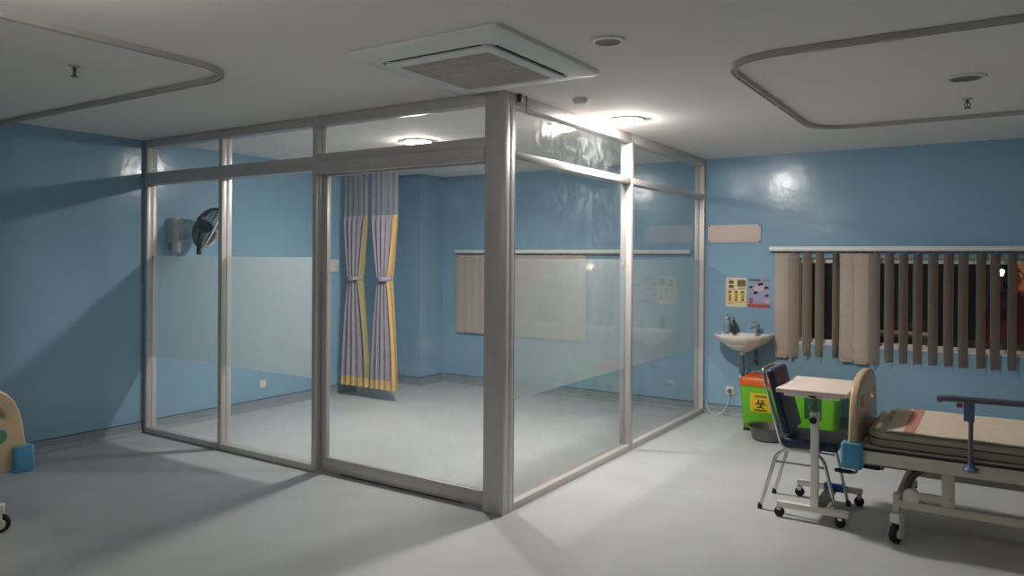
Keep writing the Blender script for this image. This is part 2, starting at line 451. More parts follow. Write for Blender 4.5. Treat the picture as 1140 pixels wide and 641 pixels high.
rp_ = thing('glass_partition', 'aluminium framed glass partition with frosted band running from thick corner post back to window wall', 'glass partition', (XP - .05, 5.9, 0), kind='thing')
def Q(name, mb, m): return mb.build(name, m, rp_, world=True)
rx0, rx1 = XP - .10, XP; gx = XP - .052
ysr = [(4.066, 4.076), (5.908, 5.954), (7.790, 7.836)]
def rpost(a, b):
    mid = (rx0 + rx1) / 2; mb = MB()
    mb.box(rx0, a, .001, mid - .003, b, H - .001, .003).box(mid + .003, a, .001, rx1, b, H - .001, .003).box(mid - .004, a + .004, .001, mid + .004, b - .004, H - .001)
    return mb
for a, b in ysr: Q('post', rpost(a, b) if b - a > .02 else MB().box(rx0, a, .001, rx1, b, H - .001), M['alu'])
for a, b in [(ysr[0][1], ysr[1][0]), (ysr[1][1], ysr[2][0])]:
    Q('bottom_rail', MB().box(rx0, a, .001, rx1, b, .050, .003), M['alu'])
    Q('transom', MB().box(rx0, a, 2.275, rx1, b, 2.327, .004), M['alu'])
    Q('top_rail', MB().box(rx0, a, 2.625, rx1, b, H - .001, .003), M['alu'])
    Q('glass_pane', MB().box(gx - .003, a - .006, .048, gx + .003, b + .006, 2.277), M['glass'])
    Q('glass_pane', MB().box(gx - .003, a - .006, 2.325, gx + .003, b + .006, 2.627), M['glass'])
    Q('frosted_film', MB().box(gx - .0055, a + .001, Z_FB, gx - .0045, b - .001, Z_FT), M['film'])

# short red wire and black clip by the corner post
wr = thing('loose_wire', 'short reddish wire dropping from the ceiling onto the partition rail beside the corner post', 'wire', (XP + .02, 4.17, H))
MB().tube(fillet([(0, 0, 0), (.004, -.002, -.03), (-.002, .004, -.07), (.002, 0, -.115)], .02), .004, 8).build('cable', M['redwire'], wr)
MB().box(-.016, -.085, -.05, .006, -.055, -.002, .003).build('clip', M['black'], wr)

# --------------------------------------------------------------------------
# ceiling fixtures
# --------------------------------------------------------------------------
def lit_lamp(x, y, label):
    t = thing('ceiling_lamp', label, 'ceiling lamp', (x, y, H), group='ceiling downlights')
    MB().lathe([(.118, -.001), (.142, -.001), (.141, -.008), (.134, -.013), (.122, -.011), (.118, -.001)], n=48).build('ring', M['white'], t)
    MB().lathe([(.120, -.004), (.120, -.012), (.112, -.021), (.085, -.030), (.045, -.035), (0, -.036)], n=48).build('diffuser', M['bulb'], t, label='glowing diffuser')
lit_lamp(-2.382, 5.278, 'lit round ceiling lamp outside the right glass partition, brightest light')
lit_lamp(-4.444, 5.272, 'lit round ceiling lamp inside the glass enclosure, seen through the front transom glass')
def dark_lamp(x, y, r, label):
    t = thing('ceiling_lamp', label, 'ceiling lamp', (x, y, H), group='ceiling downlights')
    MB().lathe([(r * .72, -.001), (r, -.001), (r, -.007), (r * .9, -.012), (r * .72, -.010), (r * .72, -.001)], n=40).build('ring', M['acwhite'], t)
    MB().lathe([(0, -.002), (r * .72, -.002), (r * .70, -.008), (r * .3, -.004), (0, -.004)], n=32).build('lens', M['dullreflector'], t)
dark_lamp(-1.594, 3.316, .088, 'unlit round ceiling downlight beside the air conditioner')
dark_lamp(-.162, 5.079, .11, 'unlit round ceiling downlight inside the right curtain track loop')

t = thing('smoke_detector', 'small round white smoke detector on ceiling near the lit ceiling lamp', 'smoke detector', (-2.33, 4.43, H))
MB().lathe([(.052, 0), (.052, -.010), (.048, -.012)], n=32).lathe([(0, 0), (.052, 0)], n=32).build('base', M['white'], t)
MB().lathe([(.047, -.011), (.047, -.024), (.030, -.038), (0, -.040)], n=32).build('cover', M['white'], t)

def sprinkler(x, y, label):
    t = thing('sprinkler_head', label, 'sprinkler', (x, y, H), group='ceiling sprinklers')
    MB().lathe([(0, -.001), (.032, -.001), (.030, -.006), (.014, -.010), (0, -.010)], n=24).build('escutcheon', M['track'], t)
    mb = MB().cyl((0, 0, -.010), (0, 0, -.028), .010, .010, 12)
    for s in (-1, 1): mb.tube(fillet([(s * .008, 0, -.026), (s * .016, 0, -.034), (s * .012, 0, -.052), (0, 0, -.060)], .01), .003, 6)
    mb.cyl((0, 0, -.028), (0, 0, -.058), .0025, .0025, 8)
    mb.build('frame', M['brass'], t)
    MB().lathe([(0, -.059), (.020, -.059), (.020, -.062), (0, -.063)], n=20).build('deflector', M['brass'], t)
sprinkler(-4.333, 2.175, 'small ceiling sprinkler head inside the left curtain track loop')
sprinkler(-.172, 5.764, 'small ceiling sprinkler head inside the right curtain track loop')

# cassette air conditioner
ac = thing('air_conditioner', 'square white ceiling cassette air conditioner with grey grille above the corner post', 'air conditioner', (-2.37, 3.31, H))
AX, AY = .485, .520
def rr(hx, hy, r, n=6):
    pts = []
    for cx, cy, a in ((hx - r, hy - r, 0), (-hx + r, hy - r, 90), (-hx + r, -hy + r, 180), (hx - r, -hy + r, 270)):
        for i in range(n + 1):
            t = math.radians(a + 90 * i / n); pts.append((cx + r * math.cos(t), cy + r * math.sin(t)))
    return pts
mb = MB()
loops = [(AX, AY, .03, -.001), (AX, AY, .03, -.022), (AX - .012, AY - .012, .03, -.030), (AX - .125, AY - .125, .05, -.044), (AX - .13, AY - .13, .05, -.020), (.05, .05, .02, -.020)]
prev = None
for hx, hy, r, z in loops:
    cur = [mb.bm.verts.new((a, b, z)) for a, b in rr(hx, hy, r)]
    if prev: mb.bridge(prev, cur)
    else: mb.bm.faces.new(cur)
    prev = cur
mb.bm.faces.new(prev)
mb.build('outer_panel', M['acwhite'], ac)
HX, HY = AX - .142, AY - .142; GX, GY = .285, .315
def frame_plate(hx, hy, r, gx, gy, z0, z1):
    mb = MB(); n = 6
    o1 = [mb.bm.verts.new((a, b, z0)) for a, b in rr(hx, hy, r)]
    o2 = [mb.bm.verts.new((a, b, z1 + .006)) for a, b in rr(hx, hy, r)]
    o3 = [mb.bm.verts.new((a, b, z1)) for a, b in rr(hx - .008, hy - .008, r)]
    i1 = [mb.bm.verts.new((a, b, z1)) for a, b in rr(gx, gy, .012)]
    i2 = [mb.bm.verts.new((a, b, z0)) for a, b in rr(gx, gy, .012)]
    mb.bridge(o1, o2); mb.bridge(o2, o3); mb.bridge(o3, i1); mb.bridge(i1, i2); mb.bridge(i2, o1)
    return mb
frame_plate(HX, HY, .045, GX, GY, -.021, -.060).build('centre_panel', M['acwhite'], ac)
mb = MB()
k = 26
for i in range(k):
    x = -GX + (i + .5) * 2 * GX / k
    mb.obox((x, 0, -.050), (.016, 2 * GY + .004, .004), Matrix.Rotation(.25, 3, 'Y'))
for i in range(1, 6): mb.box(-GX - .002, -GY + i * GY / 3 - .003, -.053, GX + .002, -GY + i * GY / 3 + .003, -.044)
mb.box(-GX, -GY, -.030, GX, GY, -.026)
mb.build('grille', M['acgrille'], ac)
for nm, bx in (('air_slot', (-HX + .05, HY + .0035, HX - .05, HY + .0115)), ('air_slot', (-HX + .05, -HY - .0115, HX - .05, -HY - .0035)),
               ('air_slot', (HX + .0035, -HY + .05, HX + .0115, HY - .05)), ('air_slot', (-HX - .0115, -HY + .05, -HX - .0035, HY - .05))):
    MB().box(bx[0], bx[1], -.046, bx[2], bx[3], -.022).build(nm, M['black'], ac)

# curtain tracks
TP = [(-.017, 0), (-.017, -.028), (-.006, -.028), (-.006, -.020), (.006, -.020), (.006, -.028), (.017, -.028), (.017, 0)]
def track(label, pts, rad, joints, loc):
    t = thing('curtain_track', label, 'curtain track', loc)
    path = [Vector(p) - Vector(loc) for p in fillet(pts, rad, 12)]
    MB().sweep(path, TP).build('rail', M['track'], t)
    for p, ax in joints:
        q = Vector(p) - Vector(loc); a, b = (.05, .021) if ax == 'x' else (.021, .05)
        MB().box(q.x - a, q.y - b, q.z - .031, q.x + a, q.y + b, q.z + .0, .003).build('joint', M['track'], t)
zt = H - .001
track('grey ceiling curtain track with rounded corner in the upper left, over the left bed', [(-3.64, -.6, zt), (-3.64, 2.765, zt), (XL + .004, 2.765, zt)], .34, [((-5.2, 2.765, zt), 'x')], (-3.64, 2.765, zt))
track('grey ceiling curtain track loop with two rounded corners over the right bed', [(XR - .004, 3.92, zt), (-1.245, 3.92, zt), (-1.245, 6.40, zt), (XR - .004, 6.40, zt)], .36, [((-.42, 3.92, zt), 'x'), ((-.72, 3.92, zt), 'x'), ((-1.245, 5.2, zt), 'y')], (-1.245, 5.0, zt))
track('short ceiling curtain track above the tied curtains inside the glass enclosure', [(XL + .004, 6.35, zt), (-4.9, 6.35, zt)], .1, [], (-5.7, 6.35, zt))

# dim opal lamp on the ceiling just behind the top edge of the view
M['opal'] = emis('lit_opal_glass', (255, 246, 238), 2.5)
ol = thing('ceiling_lamp', 'dim opal globe lamp hanging on a short stem towards the rear of the room', 'ceiling lamp', (-2.75, .95, H))
MB().lathe([(0, -.001), (.07, -.001), (.068, -.02), (.05, -.035), (0, -.035)], n=32).build('canopy', M['white'], ol)
MB().cyl((0, 0, -.03), (0, 0, -.16), .010, .010, 12).build('stem', M['white'], ol)
MB().ball((0, 0, -.27), .12, 32).build('globe', M['opal'], ol, label='glowing opal globe')

# --------------------------------------------------------------------------
# tied curtains inside the enclosure
# --------------------------------------------------------------------------
def curtain(xc, wtop, wtie, wbot, label, seed, e0, em, elab):
    y = 6.35
    t = thing('curtain', label, 'curtain', (xc, y, .13), group='tied curtains in the glass enclosure')
    rnd = random.Random(seed)
    ph = rnd.random() * 6
    zb, zh, ztie, zm, ztop = .13, .235, 1.385, 2.115, H - .034
    def width(z):
        if z >= zm: return wtop
        if z >= ztie:
            u = (z - ztie) / (zm - ztie); u = u ** .75
            return wtie + (wtop * .97 - wtie) * u
        u = (ztie - z) / (ztie - zb); u = 1 - (1 - u) ** 1.7
        return wtie + (wbot - wtie) * u
    def off(z):      # the bundle is pulled slightly to the left at the tie
        return 0.012 * math.exp(-((z - ztie) / .3) ** 2)
    def fn(z0, z1, u0, u1):
        def f(u, v):
            z = z0 + (z1 - z0) * v; w = width(z); uu = u0 + (u1 - u0) * u
            folds = 5
            amp = (.022 + .030 * (1 - min(1, w / wtop)) ) * (1 if z < zm else .45)
            yy = amp * math.sin(uu * folds * 2 * PI + ph) + amp * .5 * math.sin(uu * folds * 4.4 * PI + ph * 2)
            return Vector(((uu - .5) * w + off(z), yy, z - zb))
        return f
    def sheet(mb, z0, z1, u0, u1, nu, nv):
        # cloth with a real thickness: front and back skins closed round the rim
        f = fn(z0, z1, u0, u1); th = .0015
        V = {}
        for s in (0, 1):
            for i in range(nu):
                for j in range(nv):
                    p = f(i / (nu - 1), j / (nv - 1)); p = p + Vector((0, th if s else -th, 0)); V[s, i, j] = mb.bm.verts.new(p)
        for i in range(nu - 1):
            for j in range(nv - 1):
                mb.bm.faces.new((V[0, i, j], V[0, i + 1, j], V[0, i + 1, j + 1], V[0, i, j + 1]))
                mb.bm.faces.new((V[1, i, j], V[1, i, j + 1], V[1, i + 1, j + 1], V[1, i + 1, j]))
        rim = [(i, 0) for i in range(nu)] + [(nu - 1, j) for j in range(1, nv)] + [(i, nv - 1) for i in range(nu - 2, -1, -1)] + [(0, j) for j in range(nv - 2, 0, -1)]
        for k in range(len(rim)):
            a, b = rim[k], rim[(k + 1) % len(rim)]
            mb.bm.faces.new((V[0, a[0], a[1]], V[1, a[0], a[1]], V[1, b[0], b[1]], V[0, b[0], b[1]]))
        return mb
    sheet(MB(), zh, zm, 0, e0, 90, 40).build('cloth', M['cur'], t, angle=70)
    sheet(MB(), zh, zm, e0, 1, 36, 40).build('side_border', em, t, angle=70, label=elab)
    sheet(MB(), zb, zh, 0, 1, 120, 5).build('hem', M['curyel'], t, angle=70, label='yellow bottom hem')
    sheet(MB(), zm, ztop, 0, 1, 100, 12).build('mesh_top', M['curmesh'], t, angle=70, label='sheer grey mesh top')
    mb = MB()
    def tie(u, v):
        a = 2 * PI * u
        return Vector((math.cos(a) * (wtie / 2 + .008) + off(ztie), math.sin(a) * .085, ztie - zb - .022 + .044 * v + .01 * math.cos(a)))
    mb.grid(tie, 40, 4, closed=True)
    mb.build('tie_band', M['cur'], t, angle=70)
    for i in range(6):
        x = (i - 2.5) * wtop / 6
        MB().cyl((x, 0, ztop - zb - .012), (x, 0, ztop - zb + .001), .004, .004, 8).build('glider_hook', M['white'], t)
curtain(-6.30, .40, .17, .46, 'grey curtain with yellow hem tied at its middle, left of the two near left wall', 3, .80, M['curolive'], 'olive grey side border')
curtain(-5.835, .42, .15, .40, 'grey curtain with bright yellow side border tied at its middle, right of the two', 11, .76, M['curyel'], 'yellow side border')

# --------------------------------------------------------------------------
# sockets, switch, fan
# --------------------------------------------------------------------------
def plate(name, label, cat, loc, nrm, w, h, cover='socket'):
    """a faceplate on a wall; nrm 'x' faces +X, 'y' faces -Y"""
    rz = {'x': PI / 2, 'y': 0}[nrm]
    t = thing(name, label, cat, loc, rz)     # local: faces -Y, width along X
    MB().box(-w / 2, -.010, -h / 2, w / 2, -.001, h / 2, .003).build('faceplate', M['white'], t)
    if cover == 'socket':
        MB().lathe([(0, .012), (.020, .012), (.020, .009), (.016, .009), (.014, .0095), (0, .0095)], rot=Matrix.Rotation(PI / 2, 3, 'X'), n=24).build('socket_well', M['acgrille'], t)
        mb = MB()
        for s in (-1, 1): mb.cyl((s * .008, -.0098, 0), (s * .008, -.0128, 0), .003, .003, 8)
        mb.build('pin_holes', M['black'], t)
    else:
        MB().obox((0, -.012, .006), (w * .5, .006, h * .34), Matrix.Rotation(.12, 3, 'X'), .002).build('rocker', M['white'], t)
        MB().box(-.006, -.0125, h * .24, .006, -.010, h * .30).build('indicator', M['inkred'], t)
    return t
plate('wall_socket', 'white wall socket low on the left wall inside the glass enclosure', 'socket', (XL, 5.293, .266), 'x', .085, .085)
plate('wall_switch', 'white switch panel on the left wall beside the tied curtains', 'switch', (XL, 6.33, 1.53), 'x', .12, .15, 'switch')
plate('wall_socket', 'white wall socket with plug and white cord under the washbasin', 'socket', (-2.335, YB, .262), 'y', .088, .088)
pc = thing('power_cord', 'white cord plugged into the socket under the washbasin, sagging to the floor', 'cord', (-2.335, YB - .02, .262))
MB().box(-.018, -.030, -.020, .018, .006, .018, .005).build('plug', M['dullreflector'], pc)
MB().tube(bez((0, -.022, -.018), (.01, -.035, -.12), (-.05, -.05, -.256), (-.13, -.06, -.256), 10) + bez((-.13, -.06, -.256), (-.19, -.06, -.256), (-.22, -.075, -.20), (-.235, -.06, -.13), 8)[1:], .0045, 8).build('cable', M['white'], pc)

fan = thing('wall_fan', 'dark caged wall fan on white arm fixed to the left wall inside the enclosure', 'fan', (XL, 4.24, 1.86))
MB().box(.001, -.055, -.10, .03, .055, .13, .008).cyl((.06, 0, -.10), (.06, 0, .14), .05, .05, 24).build('wall_bracket', M['white'], fan)
MB().cyl((.06, 0, -.19), (.06, 0, -.101), .042, .046, 20).build('control_box', M['acgrille'], fan)
mb = MB()
for s in (-1, 1): mb.tube([(.06 + s * .015, -.02, -.19), (.06 + s * .017, -.02, -.25), (.06 + s * .016, -.02, -.30)], .002, 6).ball((.06 + s * .016, -.02, -.303), .007, 8)
mb.build('pull_cord', M['white'], fan)
MB().tube(fillet([(.08, 0, -.065), (.20, .02, -.075), (.325, .06, -.085)], .04), .016, 12).build('arm', M['white'], fan)
ax = Vector((.43, .80, -.43)).normalized()         # the way the fan blows
rotF = ax.to_track_quat('Z', 'Y').to_matrix()
fc = Vector((.345, .17, .035))
MB().lathe([(0, -.13), (.045, -.125), (.055, -.10), (.055, -.02), (.04, -.005), (0, -.005)], c=fc, rot=rotF, n=24).build('motor', M['fanblack'], fan)
MB().tube([(.325, .06, -.11), (.32, .075, -.04), fc - ax * .09], .022, 12).cyl((.325, .06, -.21), (.325, .06, -.08), .024, .024, 16).build('neck', M['fanblack'], fan)
mb = MB(); R = .222
def cagept(r, h, a): return fc + rotF @ Vector((math.cos(a) * r, math.sin(a) * r, h))
prof = [(.05, -.145), (.12, -.125), (.185, -.075), (R, .0)]
for i in range(60):
    a = 2 * PI * i / 60; mb.tube([cagept(r, h, a) for r, h in prof], .0034, 4)
for r, h in prof[1:]: mb.tube([cagept(r, h, 2 * PI * i / 40) for i in range(40)], .0034, 5, closed=True)
mb.build('rear_cage', M['fanblack'], fan)
mb = MB(); prof = [(R, .0), (.19, .05), (.12, .075), (.045, .085)]
for i in range(60):
    a = 2 * PI * i / 60; mb.tube([cagept(r, h, a) for r, h in prof], .0018, 4)
for r, h in prof[1:]: mb.tube([cagept(r, h, 2 * PI * i / 40) for i in range(40)], .0022, 5, closed=True)
mb.build('front_cage', M['white'], fan)
MB().tube([cagept(R + .004, .004, 2 * PI * i / 48) for i in range(48)], .011, 8, closed=True).build('rim', M['white'], fan)
MB().lathe([(.045, .082), (.045, .09), (0, .093)], c=fc, rot=rotF, n=24).build('badge', M['white'], fan)
mb = MB()
for k in range(3):
    a0 = 2 * PI * k / 3
    def bl(u, v, a0=a0):
        r = .03 + .145 * u; a = a0 + (v - .5) * (1.5 - .3 * u); h = .035 - .03 * (v - .5) * 2
        return fc + rotF @ Vector((math.cos(a) * r, math.sin(a) * r, h))
    mb.grid(bl, 8, 8)
r_ = bmesh.ops.solidify(mb.bm, geom=mb.bm.faces[:], thickness=.002)
mb.lathe([(0, .055), (.03, .05), (.032, .0), (0, -.004)], c=fc, rot=rotF, n=20)
mb.build('blades', M['fanblack'], fan)

# --------------------------------------------------------------------------
# vertical blinds
# --------------------------------------------------------------------------
SW = .124
def blind(label, loc, x0, x1, slats, zt_, zb_):
    t = thing('vertical_blind', label, 'blind', loc)
    L = Vector(loc)
    MB().box(x0, -.060, -.052, x1, -.012, -.008, .004).box(x0, -.012, -.045, x1, -.001, -.012).build('headrail', M['acwhite'], t)
    MB().box(x0 + .004, -.052, -.062, x1 - .004, -.020, -.052, .001).build('rail_channel', M['dkframe'], t)
    for x, ang, dz in slats:
        c, s = math.cos(ang), math.sin(ang)
        mb = MB()
        n = 6; hh = zt_ - zb_
        def f(side):
            return [[mb.bm.verts.new((x + (a - .5) * SW * c - (.006 * (1 - (2 * a - 1) ** 2) + side) * -s, -.040 + (a - .5) * SW * s - (.006 * (1 - (2 * a - 1) ** 2) + side) * c, zz)) for zz in (-.075, -.075 - hh * .5, -hh + dz)] for a in [i / n for i in range(n + 1)]]
        A, B = f(0), f(.0012)
        for i in range(n):
            for j in range(2):
                mb.bm.faces.new((A[i][j], A[i + 1][j], A[i + 1][j + 1], A[i][j + 1])); mb.bm.faces.new((B[i][j], B[i][j + 1], B[i + 1][j + 1], B[i + 1][j]))
            mb.bm.faces.new((A[i][0], B[i][0], B[i + 1][0], A[i + 1][0])); mb.bm.faces.new((A[i][2], A[i + 1][2], B[i + 1][2], B[i][2]))
        for i in (0, n):
            for j in range(2): mb.bm.faces.new((A[i][j], A[i][j + 1], B[i][j + 1], B[i][j]))
        sl = mb.build('slat', M['blind'], t)
        MB().box(x - .004, -.043, -.078, x + .004, -.037, -.060).build('hanger', M['white'], sl)
        MB().obox((x, -.040 - .0, -hh + dz - .012), (SW * .9, .004, .026), Matrix.Rotation(ang, 3, 'Z'), .001).build('bottom_weight', M['blind'], sl)
    return t
OPEN = math.radians(56)
SL = [(-1.818, .03, -.012), (-1.70, .72, 0), (-1.571, OPEN, .02), (-1.455, OPEN + .05, .02), (-1.309, 1.22, .02), (-1.212, .02, -.01), (-1.086, .0, -.02), (-.972, .74, -.015)]
xx = [-.845, -.727, -.611, -.489, -.367, -.254, -.12, -.015, .108, .23, .352, .474, .596, .718, .84, .95]
SL += [(x, OPEN + random.uniform(-.05, .05), .018 + random.uniform(-.004, .004)) for x in xx]
blind('grey beige vertical blind with mostly open slats over the dark window', (0, YB, 1.775), -1.935, 1.12, [(x, a, d) for x, a, d in SL], 1.775, .69)
SL2 = [(-5.845 + i * .118, .03 + random.uniform(-.03, .03), 0) for i in range(16)]
blind('closed beige vertical blind on the back wall inside the glass enclosure', (0, YB, 1.745), -5.92, -2.76, SL2, 1.745, .69)

# --------------------------------------------------------------------------
# wall papers and sign
# --------------------------------------------------------------------------
sg = thing('wall_sign', 'blank pinkish white board on the blue wall above the washbasin', 'sign', (-2.305, YB, 1.905))
MB().box(-.275, -.014, -.094, .275, -.001, .094, .004).build('board', M['sign'], sg)
for sx in (-1, 1):
    for sz in (-1, 1): MB().cyl((sx * .262, -.014, sz * .082), (sx * .262, -.019, sz * .082), .008, .006, 10).build('screw', M['dkframe'], sg)

def disc(mb, x, z, rx, rz, y, n=14):
    pts = [(x + rx * math.cos(2 * PI * i / n), z + rz * math.sin(2 * PI * i / n)) for i in range(n)]
    mb.prism(pts, 'y', y - .0006, y); return mb
p1 = thing('poster', 'cream poster with yellow pictures and a dark block, left of two above the washbasin', 'poster', (-2.28, YB, 1.292), group='posters above the washbasin')
MB().box(-.108, -.003, -.152, .108, -.001, .152).build('sheet', M['paper'], p1)
mb = MB()
for i in range(3):
    x = -.066 + .066 * i
    mb.box(x - .020, -.0038, -.075, x + .020, -.003, -.012); disc(mb, x, -.012, .020, .014, -.003)
mb.box(-.095, -.0036, -.105, .095, -.003, -.092)
mb.build('yellow_pictures', M['inkyel'], p1)
for i in range(3):
    x = -.066 + .066 * i
    disc(MB(), x, .004, .017, .012, -.0037).build('hand_picture', M['inkbrown'], p1)
    MB().box(x - .014, -.0044, -.088, x + .014, -.0038, -.072).build('caption', M['inkbrown'], p1)
    MB().box(x - .004, -.0044, -.066, x + .008, -.0038, -.03).build('bottle_picture', M['inkbrown'], p1)
MB().box(.012, -.0038, .062, .098, -.003, .132).build('dark_block', M['inkbrown'], p1)
for z in (.104, .060): disc(MB(), -.051, z, .030, .018, -.003).build('hand_picture', M['inkbrown'], p1)
for z in (.045, .035): MB().box(.02, -.0038, z, .09, -.003, z + .004).build('caption', M['inkbrown'], p1)
mb = MB(); mb.box(-.09, -.0038, -.125, -.03, -.003, -.11); mb.box(-.085, -.0038, .120, -.02, -.003, .130); mb.box(-.095, -.0038, .025, .0, -.003, .032)
mb.build('orange_print', M['inkorange'], p1)
p2 = thing('poster', 'lavender poster with dark hand pictures and red bottom band, next to the blind', 'poster', (-2.047, YB, 1.290), group='posters above the washbasin')
MB().box(-.110, -.003, -.155, .110, -.001, .155).build('sheet', M['paperviolet'], p2)
MB().box(-.100, -.0038, .122, .015, -.003, .146).box(.035, -.0038, .128, .10, -.003, .136).build('title_band', M['inkteal'], p2)
MB().box(-.108, -.0038, -.150, .108, -.003, -.112).box(-.098, -.0038, -.112, -.062, -.003, -.052).build('red_band', M['inkred'], p2)
mb = MB(); disc(mb, 0, .052, .058, .035, -.003); mb.box(.055, -.0038, -.100, .098, -.003, -.062); mb.build('pale_patch', M['inkpink'], p2)
mb = MB()
for x, z, s in ((-.080, .062, .020), (.018, .094, .026), (.075, .058, .022), (-.032, .004, .024), (.080, -.022, .020)):
    disc(mb, x, z, s, s * .55, -.0038); disc(mb, x - s * .5, z - s * .35, s * .55, s * .35, -.0038)
    for k in range(4): mb.obox((x + s * (.2 + .22 * k), -.0041, z + s * (.42 - .1 * k)), (s * .2, .0006, s * .6), Matrix.Rotation(-.35 - .2 * k, 3, 'Y'))
mb.build('hand_pictures', M['inkpurple'], p2)

# --------------------------------------------------------------------------
# washbasin and what stands on it
# --------------------------------------------------------------------------
sk = thing('washbasin', 'small white ceramic washbasin on the blue wall with chrome tap', 'washbasin', (-2.165, YB, .88))
SWD, SDP = .285, .42
def plan(t):       # half-round basin plan, t in 0..1 along the rim from right back corner to left back corner
    a = PI * t; x = math.cos(a) * SWD; y = -.14 - math.sin(a) ** .85 * (SDP - .14)
    return x, y
mb = MB(); n = 40
rimo = [plan(i / n) for i in range(n + 1)] + [(-SWD, -.001), (SWD, -.001)]
def shrink(k, dy): return [(x * k, -.19 + (y + .19) * k + dy) for x, y in rimo]
secs = [(rimo, -.200, None)]
def ringv(pts, z): return [mb.bm.verts.new((x, y, z)) for x, y in pts]
def back(pts): return [(x, min(-.001, y)) for x, y in pts]
o0 = ringv(back(shrink(.20, .05)), -.185); o1 = ringv(back(shrink(.45, .03)), -.150); o2 = ringv(back(shrink(.80, .012)), -.085); o3 = ringv(back(shrink(.96, 0)), -.040); o4 = ringv(rimo, -.010); o5 = ringv(shrink(.985, 0), 0)
i0 = ringv([(x * .86, -.225 + (y + .225) * .78 - .018) for x, y in rimo], -.003); i1 = ringv([(x * .80, -.225 + (y + .225) * .70 - .018) for x, y in rimo], -.03)
i2 = ringv([(x * .58, -.225 + (y + .225) * .5 - .01) for x, y in rimo], -.115); i3 = ringv([(x * .1, -.215 + (y + .215) * .1) for x, y in rimo], -.130)
mb.bm.faces.new(o0)
for a, b in ((o0, o1), (o1, o2), (o2, o3), (o3, o4), (o4, o5), (o5, i0), (i0, i1), (i1, i2), (i2, i3)): mb.bridge(a, b)
mb.bm.faces.new(i3)
mb.build('bowl', M['ceramic'], sk, angle=50)
MB().cyl((0, -.17, -.185), (0, -.17, -.215), .026, .022, 20).build('drain_collar', M['ceramic'], sk)
MB().tube(fillet([(0, -.17, -.20), (0, -.17, -.40), (0, -.09, -.46), (0, -.002, -.44)], .06), .019, 14).cyl((0, -.17, -.33), (0, -.17, -.40), .028, .028, 16).build('waste_pipe', M['pipe'], sk)
MB().tube(fillet([(.10, -.05, -.15), (.10, -.05, -.30), (.10, -.002, -.33)], .03), .008, 10).lathe([(0, 0), (.018, 0), (.018, .03), (0, .03)], c=(.10, -.05, -.30), n=14).build('water_pipe', M['pipe'], sk)
MB().lathe([(0, .001), (.022, .001), (.022, .012), (.018, .05), (.017, .075), (.021, .085), (.018, .1), (0, .104)], c=(.135, -.09, -.004), n=20).tube(fillet([(.135, -.09, .055), (.115, -.15, .075), (.095, -.20, .062)], .03), .011, 12).build('tap', M['chrome'], sk)
MB().tube([(.135, -.09, .096), (.120, -.12, .112), (.10, -.15, .122)], [.008, .007, .009], 10).build('tap_lever', M['chrome'], sk)
b1 = thing('soap_bottle', 'clear pump soap bottle with white pump on the left end of the washbasin', 'soap bottle', (-2.352, YB - .085, .877))
MB().lathe([(0, .001), (.034, .001), (.036, .01), (.036, .10), (.026, .125), (.014, .135), (.014, .15), (0, .15)], n=24, sy=.75).build('bottle', M['clear'], b1)
MB().lathe([(.017, .142), (.017, .165), (.006, .167), (.006, .195), (0, .195)], n=16).tube([(0, 0, .195), (0, -.02, .200), (0, -.045, .192)], .006, 8).box(-.012, -.014, .193, .012, .014, .205, .003).build('pump', M['white'], b1)
b2 = thing('soap_bottle', 'dark pump bottle on the washbasin, right of the clear bottle', 'soap bottle', (-2.272, YB - .10, .877))
MB().lathe([(0, .001), (.028, .001), (.030, .008), (.030, .085), (.02, .105), (.012, .112), (.012, .122), (0, .122)], n=24).build('bottle', M['darkliquid'], b2)
MB().lathe([(.014, .116), (.014, .132), (.005, .134), (.005, .152), (0, .152)], n=16).tube([(0, 0, .152), (0, -.016, .156), (0, -.036, .150)], .005, 8).build('pump', M['darkliquid'], b2)

# --------------------------------------------------------------------------
# waste bins and basin
# --------------------------------------------------------------------------
def bin_(label, loc, w, d, h, lid, lidh):
    t = thing('waste_bin', label, 'waste bin', loc, group='pedal bins under the window')
    mb = MB(); secs = []
    for z, k in ((.02, .86), (.03, .88), (h - lidh - .01, 1.0), (h - lidh, 1.0)):
        secs.append([mb.bm.verts.new((a, b, z)) for a, b in rr(w / 2 * k, d / 2 * k, .03)])
    mb.bm.faces.new(secs[0][::-1])
    for a, b in zip(secs, secs[1:]): mb.bridge(a, b)
    mb.bm.faces.new(secs[-1])
    mb.build('body', M['green'], t)
    mb = MB(); secs = []
    for z, k in ((h - lidh + .001, 1.03), (h - .03, 1.03), (h - .012, .97), (h, .80)):
        secs.append([mb.bm.verts.new((a, b, z)) for a, b in rr(w / 2 * k, d / 2 * k, .03)])
    mb.bm.faces.new(secs[0][::-1])
    for a, b in zip(secs, secs[1:]): mb.bridge(a, b)
    mb.bm.faces.new(secs[-1])
    mb.build('lid', lid, t)
    MB().box(-w * .40, -d * .43 - .03, 0.001, w * .40, d * .42, .021, .004).build('base', M['black'], t)
    MB().box(-.05, -d * .43 - .07, .012, .05, -d * .43 - .005, .026, .004).build('pedal', M['black'], t)
    return t
B1 = (-1.885, 7.44, 0)
w1 = bin_('green pedal bin with orange lid and yellow biohazard label, left of the two bins', B1, .37, .38, .515, M['orange'], .088)
